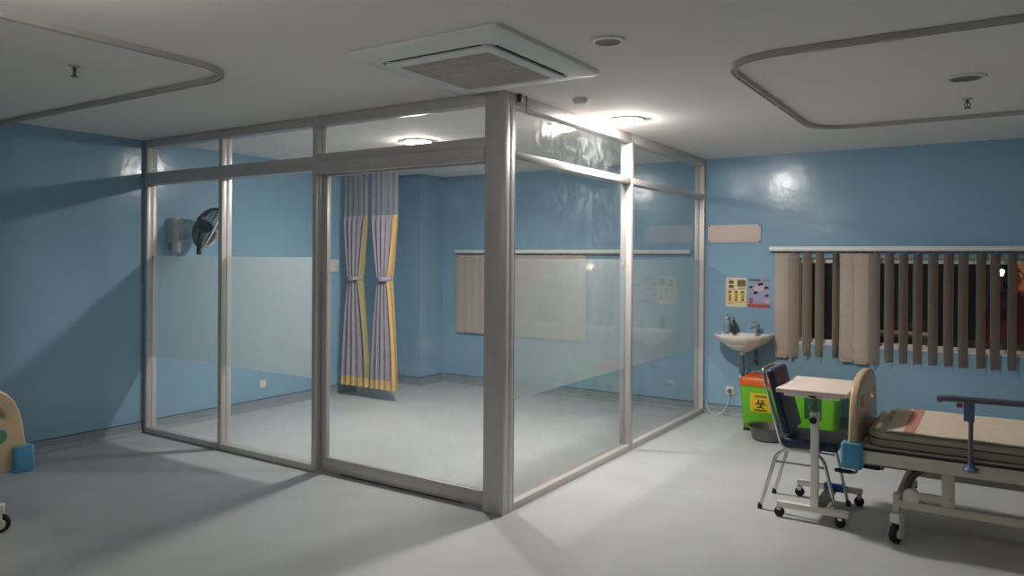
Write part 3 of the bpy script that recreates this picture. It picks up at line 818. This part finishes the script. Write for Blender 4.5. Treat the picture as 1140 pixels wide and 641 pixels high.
# label follows the tapered front
def front_label(t, x0, x1, z0, z1, d, h, name, m, off=.0015):
    def yf(z): return -d / 2 * (.88 + .12 * (z - .03) / (h - .13)) - off
    mb = MB()
    V = [mb.bm.verts.new((x, yf(z) - k, z)) for k in (0, .001) for x, z in ((x0, z0), (x1, z0), (x1, z1), (x0, z1))]
    mb.bridge(V[:4], V[4:]); mb.bm.faces.new(V[:4][::-1]); mb.bm.faces.new(V[4:])
    o = mb.build(name, m, t); return o, yf
lb, yf = front_label(w1, -.085, .105, .185, .365, .38, .515, 'biohazard_label', M['labelyel'])
mb = MB(); cz = .262; cx = .012
tilt = math.atan2(.38 / 2 * .12, .515 - .13)
def onlab(px, pz, k=.0016): return Vector((px, yf(pz) - k, pz))
def ringshape(mb, cx, cz, r0, r1, a0=0, a1=2 * PI, n=20):
    A, B = [], []
    for i in range(n + 1):
        a = a0 + (a1 - a0) * i / n
        A.append(mb.bm.verts.new(onlab(cx + r0 * math.cos(a), cz + r0 * math.sin(a)))); B.append(mb.bm.verts.new(onlab(cx + r1 * math.cos(a), cz + r1 * math.sin(a))))
    for i in range(n): mb.bm.faces.new((A[i], A[i + 1], B[i + 1], B[i]))
for k in range(3):
    a = PI / 2 + k * 2 * PI / 3
    ringshape(mb, cx + .024 * math.cos(a), cz + .024 * math.sin(a), .018, .028, a + .55, a + 2 * PI - .55)
ringshape(mb, cx, cz, .022, .028)
ringshape(mb, cx, cz, .002, .009)
for z in (.338, .326, .205, .196):
    vs = [mb.bm.verts.new(onlab(px, pz)) for px, pz in ((cx - .06, z), (cx + .06, z), (cx + .06, z + .006), (cx - .06, z + .006))]; mb.bm.faces.new(vs)
bmesh.ops.solidify(mb.bm, geom=mb.bm.faces[:], thickness=-.0006)
mb.build('biohazard_mark', M['black'], lb, label='black biohazard symbol')
B2 = (-1.405, 7.44, 0)
w2 = bin_('green bin with dark green front sticker, behind the overbed table', B2, .40, .38, .515, M['green'], .075)
lb2, yf = front_label(w2, -.075, .075, .175, .40, .38, .515, 'front_sticker', M['dkgreen'])
mb = MB(); cx, cz = 0, .29
ringshape(mb, cx, cz, .030, .036); 
for z in (.225, .212):
    vs = [mb.bm.verts.new(onlab(px, pz)) for px, pz in ((-.05, z), (.05, z), (.05, z + .006), (-.05, z + .006))]; mb.bm.faces.new(vs)
bmesh.ops.solidify(mb.bm, geom=mb.bm.faces[:], thickness=-.0006)
mb.build('sticker_print', M['sticker'], lb2)

bs = thing('steel_basin', 'round dull steel basin on the floor in front of the orange-lidded bin', 'basin', (-1.735, 6.985, 0))
MB().lathe([(0, .001), (.115, .001), (.135, .012), (.165, .115), (.182, .125), (.182, .129), (.162, .121), (.130, .017), (.11, .007), (0, .006)], n=48).build('bowl', M['steel'], bs)
hd = MB()
for s in (0, PI): hd.tube([Vector((math.cos(a + s) * r, math.sin(a + s) * r, .118)) for a, r in ((-.22, .17), (-.18, .205), (0, .215), (.18, .205), (.22, .17))], .004, 8)
hd.build('handle', M['steel'], bs)

# --------------------------------------------------------------------------
# chair
# --------------------------------------------------------------------------
ch = thing('chair', 'navy padded stacking chair with chrome tube frame beside the overbed table', 'chair', (-1.06, 5.225, 0))
cy = .190   # half width between the tubes
mb = MB().box(-.115, -.200, .428, .235, .200, .487, .022, 4)
mb.build('seat', M['navy'], ch)
bn = Vector((.24, 0, -.965)).normalized()       # down along the backrest
a_top, a_bot = Vector((-.205, 0, .915)), Vector((-.095, 0, .505))
mb = MB(); d = (a_bot - a_top); ang = math.atan2(d.x, -d.z)
mb.obox((a_top + a_bot) / 2 + Vector((.018, 0, 0)), (.05, .365, d.length), Matrix.Rotation(-ang, 3, 'Y'), .02, 4)
mb.build('backrest', M['navy'], ch)
mb = MB()
bt = [(-.135, -cy, .415), (-.11, -cy, .44), (-.232, -cy, .905)]
path = fillet([(.06, -cy, .418), (-.10, -cy, .418), (-.228, -cy, .918), (-.228, cy, .918), (-.10, cy, .418), (.06, cy, .418)], .05, 8)
mb.tube(path, .0115, 12)
mb.build('back_frame', M['chrome'], ch)
for s in (-1, 1):
    y = s * cy
    path = fillet([(-.235, y, .022), (-.125, y, .414), (.145, y, .414), (.235, y, .022)], .09, 10)
    k = len(path) // 2
    MB().tube(path[:k + 1], .0115, 12).build('leg', M['chrome'], ch)
    MB().tube(path[k:], .0115, 12).build('leg', M['chrome'], ch)
    for x in (-.2405, .2405): MB().cyl((x, y, .0), (x * .985, y, .034), .0155, .0145, 14).build('foot_cap', M['rubber_dark'], ch)
    MB().cyl((-.148, y, .325), (.166, y, .325), .008, .008, 10).build('side_stretcher', M['chrome'], ch)
mb = MB()
for x in (-.06, .12): mb.cyl((x, -cy, .414), (x, cy, .414), .009, .009, 10)
mb.build('seat_support', M['chrome'], ch)

# --------------------------------------------------------------------------
# overbed table
# --------------------------------------------------------------------------
tb = thing('overbed_table', 'cream overbed table on casters with pinkish top, standing over the chair', 'table', (-.965, 5.2, 0))
MB().box(-.215, -.262, .792, .203, .330, .820, .006, 3).build('tabletop', M['tabletop'], tb)
MB().box(-.17, -.265 + .02, .772, .16, -.255 + .06, .792, .002).box(-.02, -.245, .768, .03, .25, .790, .003).build('top_support', M['cream'], tb)
MB().box(-.003, -.267, .095, .043, -.233, .655, .004).build('column', M['cream'], tb)
MB().box(.005, -.262, .60, .035, -.238, .770, .003).build('inner_column', M['steel'], tb)
MB().box(-.008, -.272, .645, .048, -.228, .690, .005).build('collar', M['white'], tb)
MB().cyl((.02, -.270, .648), (.02, -.300, .648), .010, .010, 12).lathe([(0, 0), (.020, 0), (.022, .006), (.022, .016), (.018, .022), (0, .022)], c=(.02, -.298, .648), rot=Matrix.Rotation(PI / 2, 3, 'X'), n=20).build('height_knob', M['black'], tb)
MB().box(-.205, -.270, .064, .218, -.232, .102, .004).build('near_foot_rail', M['cream'], tb)
MB().box(-.188, .232, .078, .225, .268, .118, .004).build('far_foot_rail', M['cream'], tb)
MB().box(-.012, .228, .074, .115, .272, .122, .003).build('blue_sleeve', M['bluetape'], tb, label='blue sleeve round the far rail')
MB().box(.0, -.232, .072, .07, .232, .096, .003).build('cross_plate', M['steel'], tb)
def table_caster(x, y, zt_):
    c = MB().box(x - .012, y - .019, .045, x + .012, y - .015, zt_, .001).box(x - .012, y + .015, .045, x + .012, y + .019, zt_, .001).box(x - .014, y - .019, zt_ - .006, x + .014, y + .019, zt_ + .0, .001)
    o = c.build('caster', M['chrome'], tb)
    MB().lathe([(0, -.012), (.012, -.012), (.026, -.012), (.031, -.008), (.031, .008), (.026, .012), (0, .012)], c=(x, y, .0315), rot=Matrix.Rotation(PI / 2, 3, 'X'), n=24).build('wheel', M['rubber_dark'], o)
for x, y, z in ((-.19, -.251, .066), (.17, -.251, .066), (-.172, .25, .080), (.205, .25, .080)): table_caster(x, y, z)

# --------------------------------------------------------------------------
# hospital beds
# --------------------------------------------------------------------------
BL = 1.93     # bed length
def board_outline(zb):
    half = [(.425, zb), (.430, .50), (.428, .56), (.415, .66), (.400, .73), (.372, .80), (.335, .845), (.285, .878), (.22, .90), (.12, .913), (0, .917)]
    return half + [(-a, b) for a, b in half[-2::-1]]
def dhole(c, s):
    pts = []
    w, h0, h1 = .105, .705, .815
    raw = [(-w, h0), (w, h0), (w * 1.0, h0 + .045), (w * .82, h1 - .025), (w * .5, h1 - .004), (-w * .5, h1), (-w, h1 - .015)]
    raw = [(c + s * a, b) for a, b in raw]
    P3 = fillet([(a, b, 0) for a, b in [((raw[0][0] + raw[1][0]) / 2, raw[0][1])] + raw[1:] + [raw[0], ((raw[0][0] + raw[1][0]) / 2, raw[0][1])]], .03, 5)
    return [(p.x, p.y) for p in P3[:-1]]
def bumper(mb, x, y, sx, sy):
    """plastic corner block wrapped round the board's lower corner"""
    pts = rr(.060, .055, .022, 5)
    rings = []
    for z, k in ((.400, .90), (.412, 1), (.535, 1), (.550, .92)):
        rings.append([mb.bm.verts.new((x + a * k, y + b * k, z)) for a, b in pts])
    mb.bm.faces.new(rings[0][::-1])
    for a, b in zip(rings, rings[1:]): mb.bridge(a, b)
    mb.bm.faces.new(rings[-1])
    return mb
def make_bed(label, loc, rz):
    t = thing('hospital_bed', label, 'bed', loc, rz, group='hospital beds')
    for nm, x in (('footboard', 0.0), ('headboard', BL - .05)):
        o = curve_plate(nm, board_outline(.43), [dhole(.235, 1), dhole(-.235, -1)], .05, .014, M['board'], t, lambda a, b, c, x=x: Vector((x + .025 + c, a, b)))
        if nm == 'footboard':
            [MB().cyl((-.0012, sy, .62), (.001, sy, .62), .042, .042, 24).build('round_sticker', M['sticker'], o, label='round green sticker') for sy in (.30, -.30)]
        else:
            pass
    for x in (.022, BL - .022):
        for y in (-.42, .42): bumper(MB(), x, y, 1, 1).build('corner_bumper', M['bumper'], t, label='blue corner bumper')
    for s in (-1, 1):
        y = s * .42
        MB().box(.05, y - .02, .438, BL - .05, y + .02, .515, .006).build('side_beam', M['bedframe'], t)
        MB().box(.06, y - .021, .515, BL - .06, y + .021, .522).build('seam_strip', M['black'], t)
    for xa, xb in ((.055, .62), (.64, 1.05), (1.07, BL - .055)): MB().box(xa, -.40, .505, xb, .40, .532, .003).build('deck_panel', M['bedframe'], t)
    for x in (.06, .60, 1.10, 1.78): MB().box(x, -.40, .445, x + .04, .40, .500, .003).build('cross_beam', M['bedframe'], t)
    # undercarriage
    for s in (-1, 1):
        y = s * .385
        MB().box(.262, y - .022, .200, BL - .262, y + .022, .245, .004).build('base_beam', M['bedframe'], t)
        for x in (.255, BL - .255):
            MB().box(x - .018, y - .024, .165, x + .018, y + .024, .280, .005).build('end_post', M['bedframe'], t)
        for x in (.515, BL - .515):
            MB().box(x - .032, y - .018, .245, x + .032, y + .018, .452, .004).cyl((x + .01, y - s * -.018, .285), (x + .01, y + s * .024, .285), .012, .012, 14).build('lift_column', M['bedframe'], t)
            sg_ = 1 if x < BL / 2 else -1
            MB().tube(fillet([(x - sg_ * .21, y * .94, .262), (x - sg_ * .20, y * .94, .36), (x - sg_ * .13, y * .94, .44), (x, y * .94, .455)], .08), .020, 10).build('lift_link', M['dkframe'], t)
            MB().prism([(x - sg_ * .185 + .040 * math.cos(a), .282 + .036 * math.sin(a)) for a in [i * PI / 8 for i in range(9)]] + [(x - sg_ * .185 - .040, .246), (x - sg_ * .185 + .040, .246)], 'y', y - .026, y + .026, .003).cyl((x - sg_ * .185, y - .032, .284), (x - sg_ * .185, y + .032, .284), .012, .012, 12).build('pivot_bracket', M['cream'], t)
            MB().box(min(x - sg_ * .14, x), y - .012, .262, max(x - sg_ * .14, x), y + .012, .300, .004).build('drive_block', M['bedframe'], t)
    for x in (.255, BL - .255): MB().box(x - .016, -.36, .205, x + .016, .36, .242, .003).build('base_cross_beam', M['bedframe'], t)
    for x in (.262, BL - .262):
        for y in (-.405, .405):
            turn = {(0, 0): 1.15, (0, 1): .5, (1, 0): -.4, (1, 1): .9}[(x > 1, y > 0)]
            TM = Matrix.Translation((x, y, 0)) @ Matrix.Rotation(turn, 4, 'Z')
            c = MB()
            c.box(-.034, -.030, .112, .034, .030, .168, .010, 3)
            for s in (-1, 1): c.box(-.022, s * .027 - .004, .035, .022, s * .027 + .004, .130, .003)
            bmesh.ops.transform(c.bm, matrix=TM, verts=c.bm.verts)
            o = c.build('caster', M['cream'], t)
            c = MB().lathe([(0, -.018), (.030, -.018), (.046, -.019), (.053, -.014), (.053, .014), (.046, .019), (.030, .018), (0, .018)], c=(-.012, 0, .0535), rot=Matrix.Rotation(PI / 2, 3, 'X'), n=32)
            bmesh.ops.transform(c.bm, matrix=TM, verts=c.bm.verts)
            o2 = c.build('wheel', M['rubber_dark'], o)
            c = MB().cyl((-.012, -.033, .0535), (-.012, .033, .0535), .028, .028, 24)
            bmesh.ops.transform(c.bm, matrix=TM, verts=c.bm.verts)
            c.build('hub_cap', M['cream'], o)
    # folding side rails
    for s in (-1,):
        y = s * .462
        sr = MB().tube(fillet([(.462, y, .862), (.50, y, .872), (1.46, y, .885)], .03), .018, 12)
        sr = sr.build('side_rail', M['mauve'], t)
        for x in (.615, .95, 1.30):
            MB().box(x - .026, y - .018, .755, x + .026, y + .018, .865, .006).build('rail_clamp', M['bluegrey'], sr)
            MB().cyl((x + .008, y, .505), (x + .008, y, .760), .012, .012, 12).build('rail_post', M['mauve'], sr)
            MB().lathe([(0, 0), (.036, 0), (.036, .010), (.018, .026), (.014, .045), (0, .045)], c=(x + .008, y, .482), n=20).box(x - .03, min(y, s * .44), .478, x + .046, max(y, s * .44), .50, .003).build('rail_foot', M['bluegrey'], sr)
        MB().cyl((.585, y, .838), (.555, y, .838), .012, .012, 12).build('release_knob', M['inkred'], sr, label='red release knob')
    # cranks under the foot end
    for x0, y in ((-.092, -.285), (.035, -.10)):
        o = MB().tube(fillet([(.30, y, .40), (x0 + .13, y, .40), (x0 + .115, y, .335), (x0 + .095, y, .335)], .018), .008, 10).build('crank', M['steel'], t)
        MB().lathe([(0, 0), (.011, .002), (.013, .03), (.013, .09), (.010, .108), (0, .11)], c=(x0 - .008, y, .335), rot=Matrix.Rotation(PI / 2, 3, 'Y'), n=16).build('crank_handle', M['black'], o)
    return t
def make_mattress(label, loc, rz):
    t = thing('mattress', label, 'mattress', loc, rz, group='bed mattresses')
    mb = MB(); secs = []
    for z, k, r in ((0, .012, .10), (.012, .0, .11), (.075, .0, .12), (.094, .012, .13), (.100, .035, .14)):
        secs.append([mb.bm.verts.new((a + .875, b, z)) for a, b in rr(.870 - k, .395 - k, r, 10)])
    mb.bm.faces.new(secs[0][::-1])
    for a, b in zip(secs, secs[1:]): mb.bridge(a, b)
    mb.bm.faces.new(secs[-1])
    mb.build('cover', M['mattress'], t, angle=45)
    path = [(a + .875, b, .052) for a, b in rr(.871, .396, .115, 10)]
    MB().tube(path, .004, 6, closed=True).build('piping', M['dkframe'], t)
    return t
BR = (-.74, 5.29, 0)
bed = make_bed('beige hospital bed at right, foot end beside the overbed table, side rail raised', BR, 0)
make_mattress('olive vinyl mattress on the right hospital bed under the cream blanket', (BR[0] + .085, BR[1], .5335), 0)
bk = thing('blanket', 'cream blanket with pink stripe folded over the right bed mattress', 'blanket', (BR[0] + .085, BR[1], .6345))
def blanket(mb, x0, x1, skew, t0=.0015, t1=.009, hang=.005):
    def top(u, v):
        y = -.392 + .784 * v; xs = x0 + skew * (1 - 4 * (v - .5) ** 2) * 0 + skew * v
        xe = x1
        x = xs + (xe - xs) * u
        edge = min(v, 1 - v) * .784
        drop = -hang * math.exp(-(edge / .02) ** 2)
        return x, y, drop + .0015 * math.sin(x * 17 + y * 5) + .0012 * math.sin(y * 21 + x * 3)
    nu, nv = 40, 40; V = {}
    for s in (0, 1):
        for i in range(nu):
            for j in range(nv):
                x, y, z = top(i / (nu - 1), j / (nv - 1)); V[s, i, j] = mb.bm.verts.new((x, y, z + (t1 if s else t0) + .003))
    for i in range(nu - 1):
        for j in range(nv - 1):
            mb.bm.faces.new((V[1, i, j], V[1, i + 1, j], V[1, i + 1, j + 1], V[1, i, j + 1])); mb.bm.faces.new((V[0, i, j], V[0, i, j + 1], V[0, i + 1, j + 1], V[0, i + 1, j]))
    rim = [(i, 0) for i in range(nu)] + [(nu - 1, j) for j in range(1, nv)] + [(i, nv - 1) for i in range(nu - 2, -1, -1)] + [(0, j) for j in range(nv - 2, 0, -1)]
    for k in range(len(rim)):
        a, b = rim[k], rim[(k + 1) % len(rim)]
        mb.bm.faces.new((V[0, a[0], a[1]], V[1, a[0], a[1]], V[1, b[0], b[1]], V[0, b[0], b[1]]))
    return mb
blanket(MB(), .115, 1.60, -.01).build('cloth', M['blanket'], bk, angle=60)
blanket(MB(), .205, .262, -.012, t0=.008, t1=.0105).build('stripe', M['pink'], bk, angle=60, label='dusty pink stripe')
LB = (-4.655, 1.637, 0)
b2_ = copy_tree(bed); b2_.location = LB; b2_.rotation_euler = (0, 0, PI); W[b2_.name] = Matrix.Translation(LB) @ Matrix.Rotation(PI, 4, 'Z')
for c_ in b2_.children:
    if c_.name.startswith('crank'): c_.location.x += .22      # folded in under the deck
b2_['label'] = 'beige hospital bed at left edge, only board end with blue bumper showing'
make_mattress('olive vinyl mattress on the left hospital bed, behind its board', (LB[0] - .085, LB[1], .5335), PI)
pl = MB(); nu = 26
def pil(u, v):
    a = 2 * PI * u; p = (v - .5) * PI
    ce = lambda t, e: math.copysign(abs(t) ** e, t)
    return Vector((.19 * ce(math.cos(p), .45) * ce(math.cos(a), .35), .29 * ce(math.cos(p), .45) * ce(math.sin(a), .35), .075 * ce(math.sin(p), .8)))
pl.grid(pil, 40, 20, closed=True); bmesh.ops.remove_doubles(pl.bm, verts=pl.bm.verts, dist=1e-4)
tag(pl.build('pillow', M['pillow'], loc=None, angle=80), 'yellow pillow on the left bed, glimpsed through its board hand hole', 'pillow')
po = bpy.data.objects['pillow']; po.location = (LB[0] - .33, LB[1] + .05, .5335 + .178); po.rotation_euler = (0, 0, .05)

# --------------------------------------------------------------------------
# dark corridor beyond the window
# --------------------------------------------------------------------------
struct('floor_corridor', MB().box(-4.0, YB + .16, -.12, 3.2, 11.65, 0), M['farwall'])
struct('ceiling_corridor', MB().box(-4.0, YB + .16, H, 3.2, 11.65, H + .12), M['farwall'])
struct('wall_corridor_far', MB().box(-4.0, 11.5, 0, 3.2, 11.65, H), M['farwall'])
struct('wall_corridor_left', MB().box(-4.15, YB + .16, 0, -4.0, 11.65, H), M['farwall'])
struct('wall_corridor_right', MB().box(3.2, YB + .16, 0, 3.35, 11.65, H), M['warmwall'])
struct('wall_corridor_warm', MB().box(.205, 10.9, 0, 3.2, 11.0, H), M['warmwall'])
nb = thing('notice_board', 'narrow pinkish board on the corridor wall beyond the window, left of the person', 'board', (-.15, 11.499, 1.42))
MB().box(-.085, -.022, -.49, .085, -.001, .49, .003).build('panel', M['fardoor'], nb)
MB().box(-.095, -.030, .47, .095, -.001, .50, .002).box(-.095, -.030, -.50, .095, -.001, -.47, .002).box(-.095, -.030, -.47, -.080, -.001, .47, .002).box(.080, -.030, -.47, .095, -.001, .47, .002).build('frame', M['dkframe'], nb)
wl = thing('wall_lamp', 'small glowing spot lamp seen through the window beside the person', 'lamp', (.040, 10.62, 1.50))
MB().lathe([(.020, .06), (.030, .055), (.046, .0), (.046, -.085), (.043, -.085), (.043, .0), (.026, .05), (0, .05)], rot=Matrix.Rotation(-PI / 2, 3, 'X'), n=24).build('added_hood', M['black'], wl)  # hood added to keep the bulb's reflection out of the right partition
MB().ball((0, 0, 0), .030, 16).build('bulb', M['warmbulb'], wl, label='glowing bulb')
MB().cyl((0, .02, -.04), (0, .02, -1.46), .010, .010, 12).lathe([(0, 0), (.12, 0), (.12, .012), (.03, .03), (0, .03)], c=(0, .02, -1.499), n=28).build('stand', M['dkframe'], wl)
cl_ = thing('ceiling_lamp', 'unseen warm round lamp added on the corridor ceiling to light its orange wall', 'ceiling lamp', (1.35, 10.5, H))  # hidden above the window opening, added to light the orange wall
M['corridorfill'] = emis('added_warm_glow', (255, 218, 178), 15.0)
MB().lathe([(.150, -.001), (.17, -.001), (.17, -.02), (.150, -.02)], n=36).build('ring', M['white'], cl_)
MB().lathe([(.148, -.004), (.148, -.03), (.10, -.05), (0, -.056)], n=36).build('diffuser', M['corridorfill'], cl_, label='glowing diffuser')
bc = thing('bench', 'pale bench standing in the dark corridor beyond the window', 'bench', (-1.05, 10.4, 0))
MB().box(-.45, -.20, .70, .38, .20, .75, .01, 3).build('seat', M['white'], bc)
for sx in (-.40, .33):
    for sy in (-.16, .16): MB().box(sx - .018, sy - .018, 0, sx + .018, sy + .018, .70, .003).build('leg', M['steel'], bc)

# the person standing there
def capsule(mb, p0, p1, r0, r1, n=14):
    p0, p1 = Vector(p0), Vector(p1)
    mb.cyl(p0, p1, r0, r1, n); mb.ball(p0, r0, n); mb.ball(p1, r1, n)
def remesh(mb, name, m, parent, vox, smooth=6):
    me = bpy.data.meshes.new(name); mb.bm.to_mesh(me); mb.bm.free()
    o = bpy.data.objects.new(name, me); COL.objects.link(o)
    md = o.modifiers.new('r', 'REMESH'); md.mode = 'VOXEL'; md.voxel_size = vox
    ms = o.modifiers.new('s', 'SMOOTH'); ms.iterations = smooth; ms.factor = .5
    dg = bpy.context.evaluated_depsgraph_get(); dg.update()
    me2 = bpy.data.meshes.new_from_object(o.evaluated_get(dg))
    bpy.data.objects.remove(o); bpy.data.meshes.remove(me)
    me2.name = name; me2.materials.clear(); me2.materials.append(m)
    for p in me2.polygons: p.use_smooth = True
    o = bpy.data.objects.new(name, me2); COL.objects.link(o); o.parent = parent; W[o.name] = W[parent.name]
    return o
pe = thing('person', 'person in dark red long-sleeved top and black trousers, standing beyond the window', 'person', (.14, 9.5, 0), -PI / 2 + .35)
# local: faces +X, left is +Y; about 1.56 m tall
def limbs(mb, g=0.0, legs=True, arms=True, torso=True):
    if torso:
        for z, rx, ry in ((.84, .105, .155), (.92, .10, .150), (1.02, .092, .135), (1.12, .098, .145), (1.20, .098, .155), (1.26, .085, .15)):
            mb.ball((0, 0, z), (rx + g, ry + g, .085 + g), 20)
    for s in (-1, 1):
        if legs:
            capsule(mb, (0, s * .082, .80), (.012, s * .085, .46), .082 + g, .056 + g); capsule(mb, (.012, s * .085, .46), (-.012, s * .088, .09), .055 + g, .036 + g)
        if arms:
            capsule(mb, (0, s * .165, 1.255), (-.02, s * .215, .99), .047 + g, .040 + g); capsule(mb, (-.02, s * .215, .99), (.06, s * .225, .775), .039 + g, .029 + g)
mb = MB(); limbs(mb)
capsule(mb, (-.005, 0, 1.27), (.01, 0, 1.36), .050, .048)
mb.ball((.015, 0, 1.455), (.092, .074, .108), 24); mb.ball((.035, 0, 1.405), (.062, .055, .055), 18)      # skull, jaw
mb.ball((.108, 0, 1.435), (.016, .012, .022), 12); mb.ball((.098, 0, 1.400), (.010, .024, .007), 10); mb.ball((.096, 0, 1.390), (.010, .021, .007), 10)
mb.ball((.094, 0, 1.368), (.014, .018, .012), 10)
for s in (-1, 1):
    mb.ball((.010, s * .076, 1.445), (.018, .008, .030), 10); mb.ball((.092, s * .031, 1.466), (.012, .020, .006), 10)
    wr_ = Vector((.06, s * .225, .775)); pd = Vector((.25, 0, -.97)).normalized()
    mb.obox(wr_ + pd * .055, (.040, .022, .085), Matrix.Rotation(-.25, 3, 'Y'), .008)
    for k, (o_, l) in enumerate(((-.024, .058), (-.008, .068), (.008, .066), (.022, .052))):
        b0 = wr_ + pd * .09 + Vector((-o_ * .97, 0, -o_ * .25)); b1_ = b0 + pd * l * .55 + Vector((0, -s * .006, 0)); b2x = b1_ + (pd + Vector((.05, -s * .5, 0))).normalized() * l * .5
        capsule(mb, b0, b1_, .0088, .0082, 8); capsule(mb, b1_, b2x, .0082, .007, 8)
    t0 = wr_ + pd * .03 + Vector((.020, 0, 0)); t1 = t0 + Vector((.026, -s * .012, -.025)); t2 = t1 + Vector((.010, -s * .01, -.034))
    capsule(mb, t0, t1, .011, .0098, 8); capsule(mb, t1, t2, .0098, .008, 8)
    mb.ball((.06, s * .09, .035), (.105, .040, .034), 14)
remesh(mb, 'body', M['skin'], pe, .005, 4)
mb = MB(); limbs(mb, .010, legs=False); capsule(mb, (-.005, 0, 1.26), (0, 0, 1.30), .062, .058)
mb.lathe([(.0, .80), (.165, .80), (.155, .9), (.0, .9)], sx=.75, sy=1.02)
remesh(mb, 'top', M['redcloth'], pe, .010, 5)
mb = MB(); limbs(mb, .012, arms=False, torso=False); mb.ball((0, 0, .84), (.116, .162, .075), 20)
remesh(mb, 'trousers', M['darkcloth'], pe, .010, 5)
mb = MB()
for s in (-1, 1): mb.ball((.062, s * .09, .038), (.122, .050, .042), 16); mb.box(-.055, s * .09 - .045, 0.0, .178, s * .09 + .045, .018, .008)
remesh(mb, 'shoes', M['black'], pe, .007, 4)
mb = MB(); mb.ball((.0, 0, 1.472), (.102, .088, .108), 24); mb.ball((-.045, 0, 1.42), (.070, .080, .10), 20)
cutc = MB()
me_h = remesh(mb, 'hair', M['darkcloth'], pe, .006, 4)
bmh = bmesh.new(); bmh.from_mesh(me_h.data)
bmesh.ops.delete(bmh, geom=[v for v in bmh.verts if v.co.x > .058 and v.co.z < 1.515], context='VERTS')
bmh.to_mesh(me_h.data); bmh.free()
sd = me_h.modifiers.new('thick', 'SOLIDIFY'); sd.thickness = .006
mb = MB()
for s in (-1, 1): mb.ball((.1005, s * .030, 1.452), (.006, .013, .007), 10)
mb.build('eyes', M['black'], pe)

# --------------------------------------------------------------------------
# camera, world, view
# --------------------------------------------------------------------------
f, yaw, pitch, roll, hc = 832.73, .580222883, -.00232739993, .00611185340, 1.63910374
cxp, cyp = -5.259, -31.853
cam = bpy.data.cameras.new('camera'); co = bpy.data.objects.new('camera', cam); COL.objects.link(co)
fwd = Vector((-math.sin(yaw) * math.cos(pitch), math.cos(yaw) * math.cos(pitch), math.sin(pitch)))
r0 = Vector((math.cos(yaw), math.sin(yaw), 0)); u0 = r0.cross(fwd)
r = r0 * math.cos(roll) + u0 * math.sin(roll); u = -r0 * math.sin(roll) + u0 * math.cos(roll)
co.matrix_world = Matrix(((r.x, u.x, -fwd.x, 0), (r.y, u.y, -fwd.y, 0), (r.z, u.z, -fwd.z, hc), (0, 0, 0, 1)))
cam.sensor_width = 36; cam.sensor_fit = 'HORIZONTAL'; cam.lens = f / 1140 * 36
cam.shift_x = -cxp / 1140; cam.shift_y = cyp / 1140
cam.clip_start = .02
scn.camera = co

wd = bpy.data.worlds.new('world'); scn.world = wd; wd.use_nodes = True
wd.node_tree.nodes['Background'].inputs['Color'].default_value = (.02, .025, .04, 1)
wd.node_tree.nodes['Background'].inputs['Strength'].default_value = .3

vs = scn.view_settings
vs.view_transform = 'Standard'; vs.look = 'None'; vs.gamma = 1.0; vs.use_curve_mapping = False
vs.exposure = 3.6
cy_ = scn.cycles
cy_.max_bounces = 12; cy_.diffuse_bounces = 6; cy_.glossy_bounces = 6; cy_.transparent_max_bounces = 32
cy_.use_denoising = True
cy_.caustics_reflective = False; cy_.caustics_refractive = False
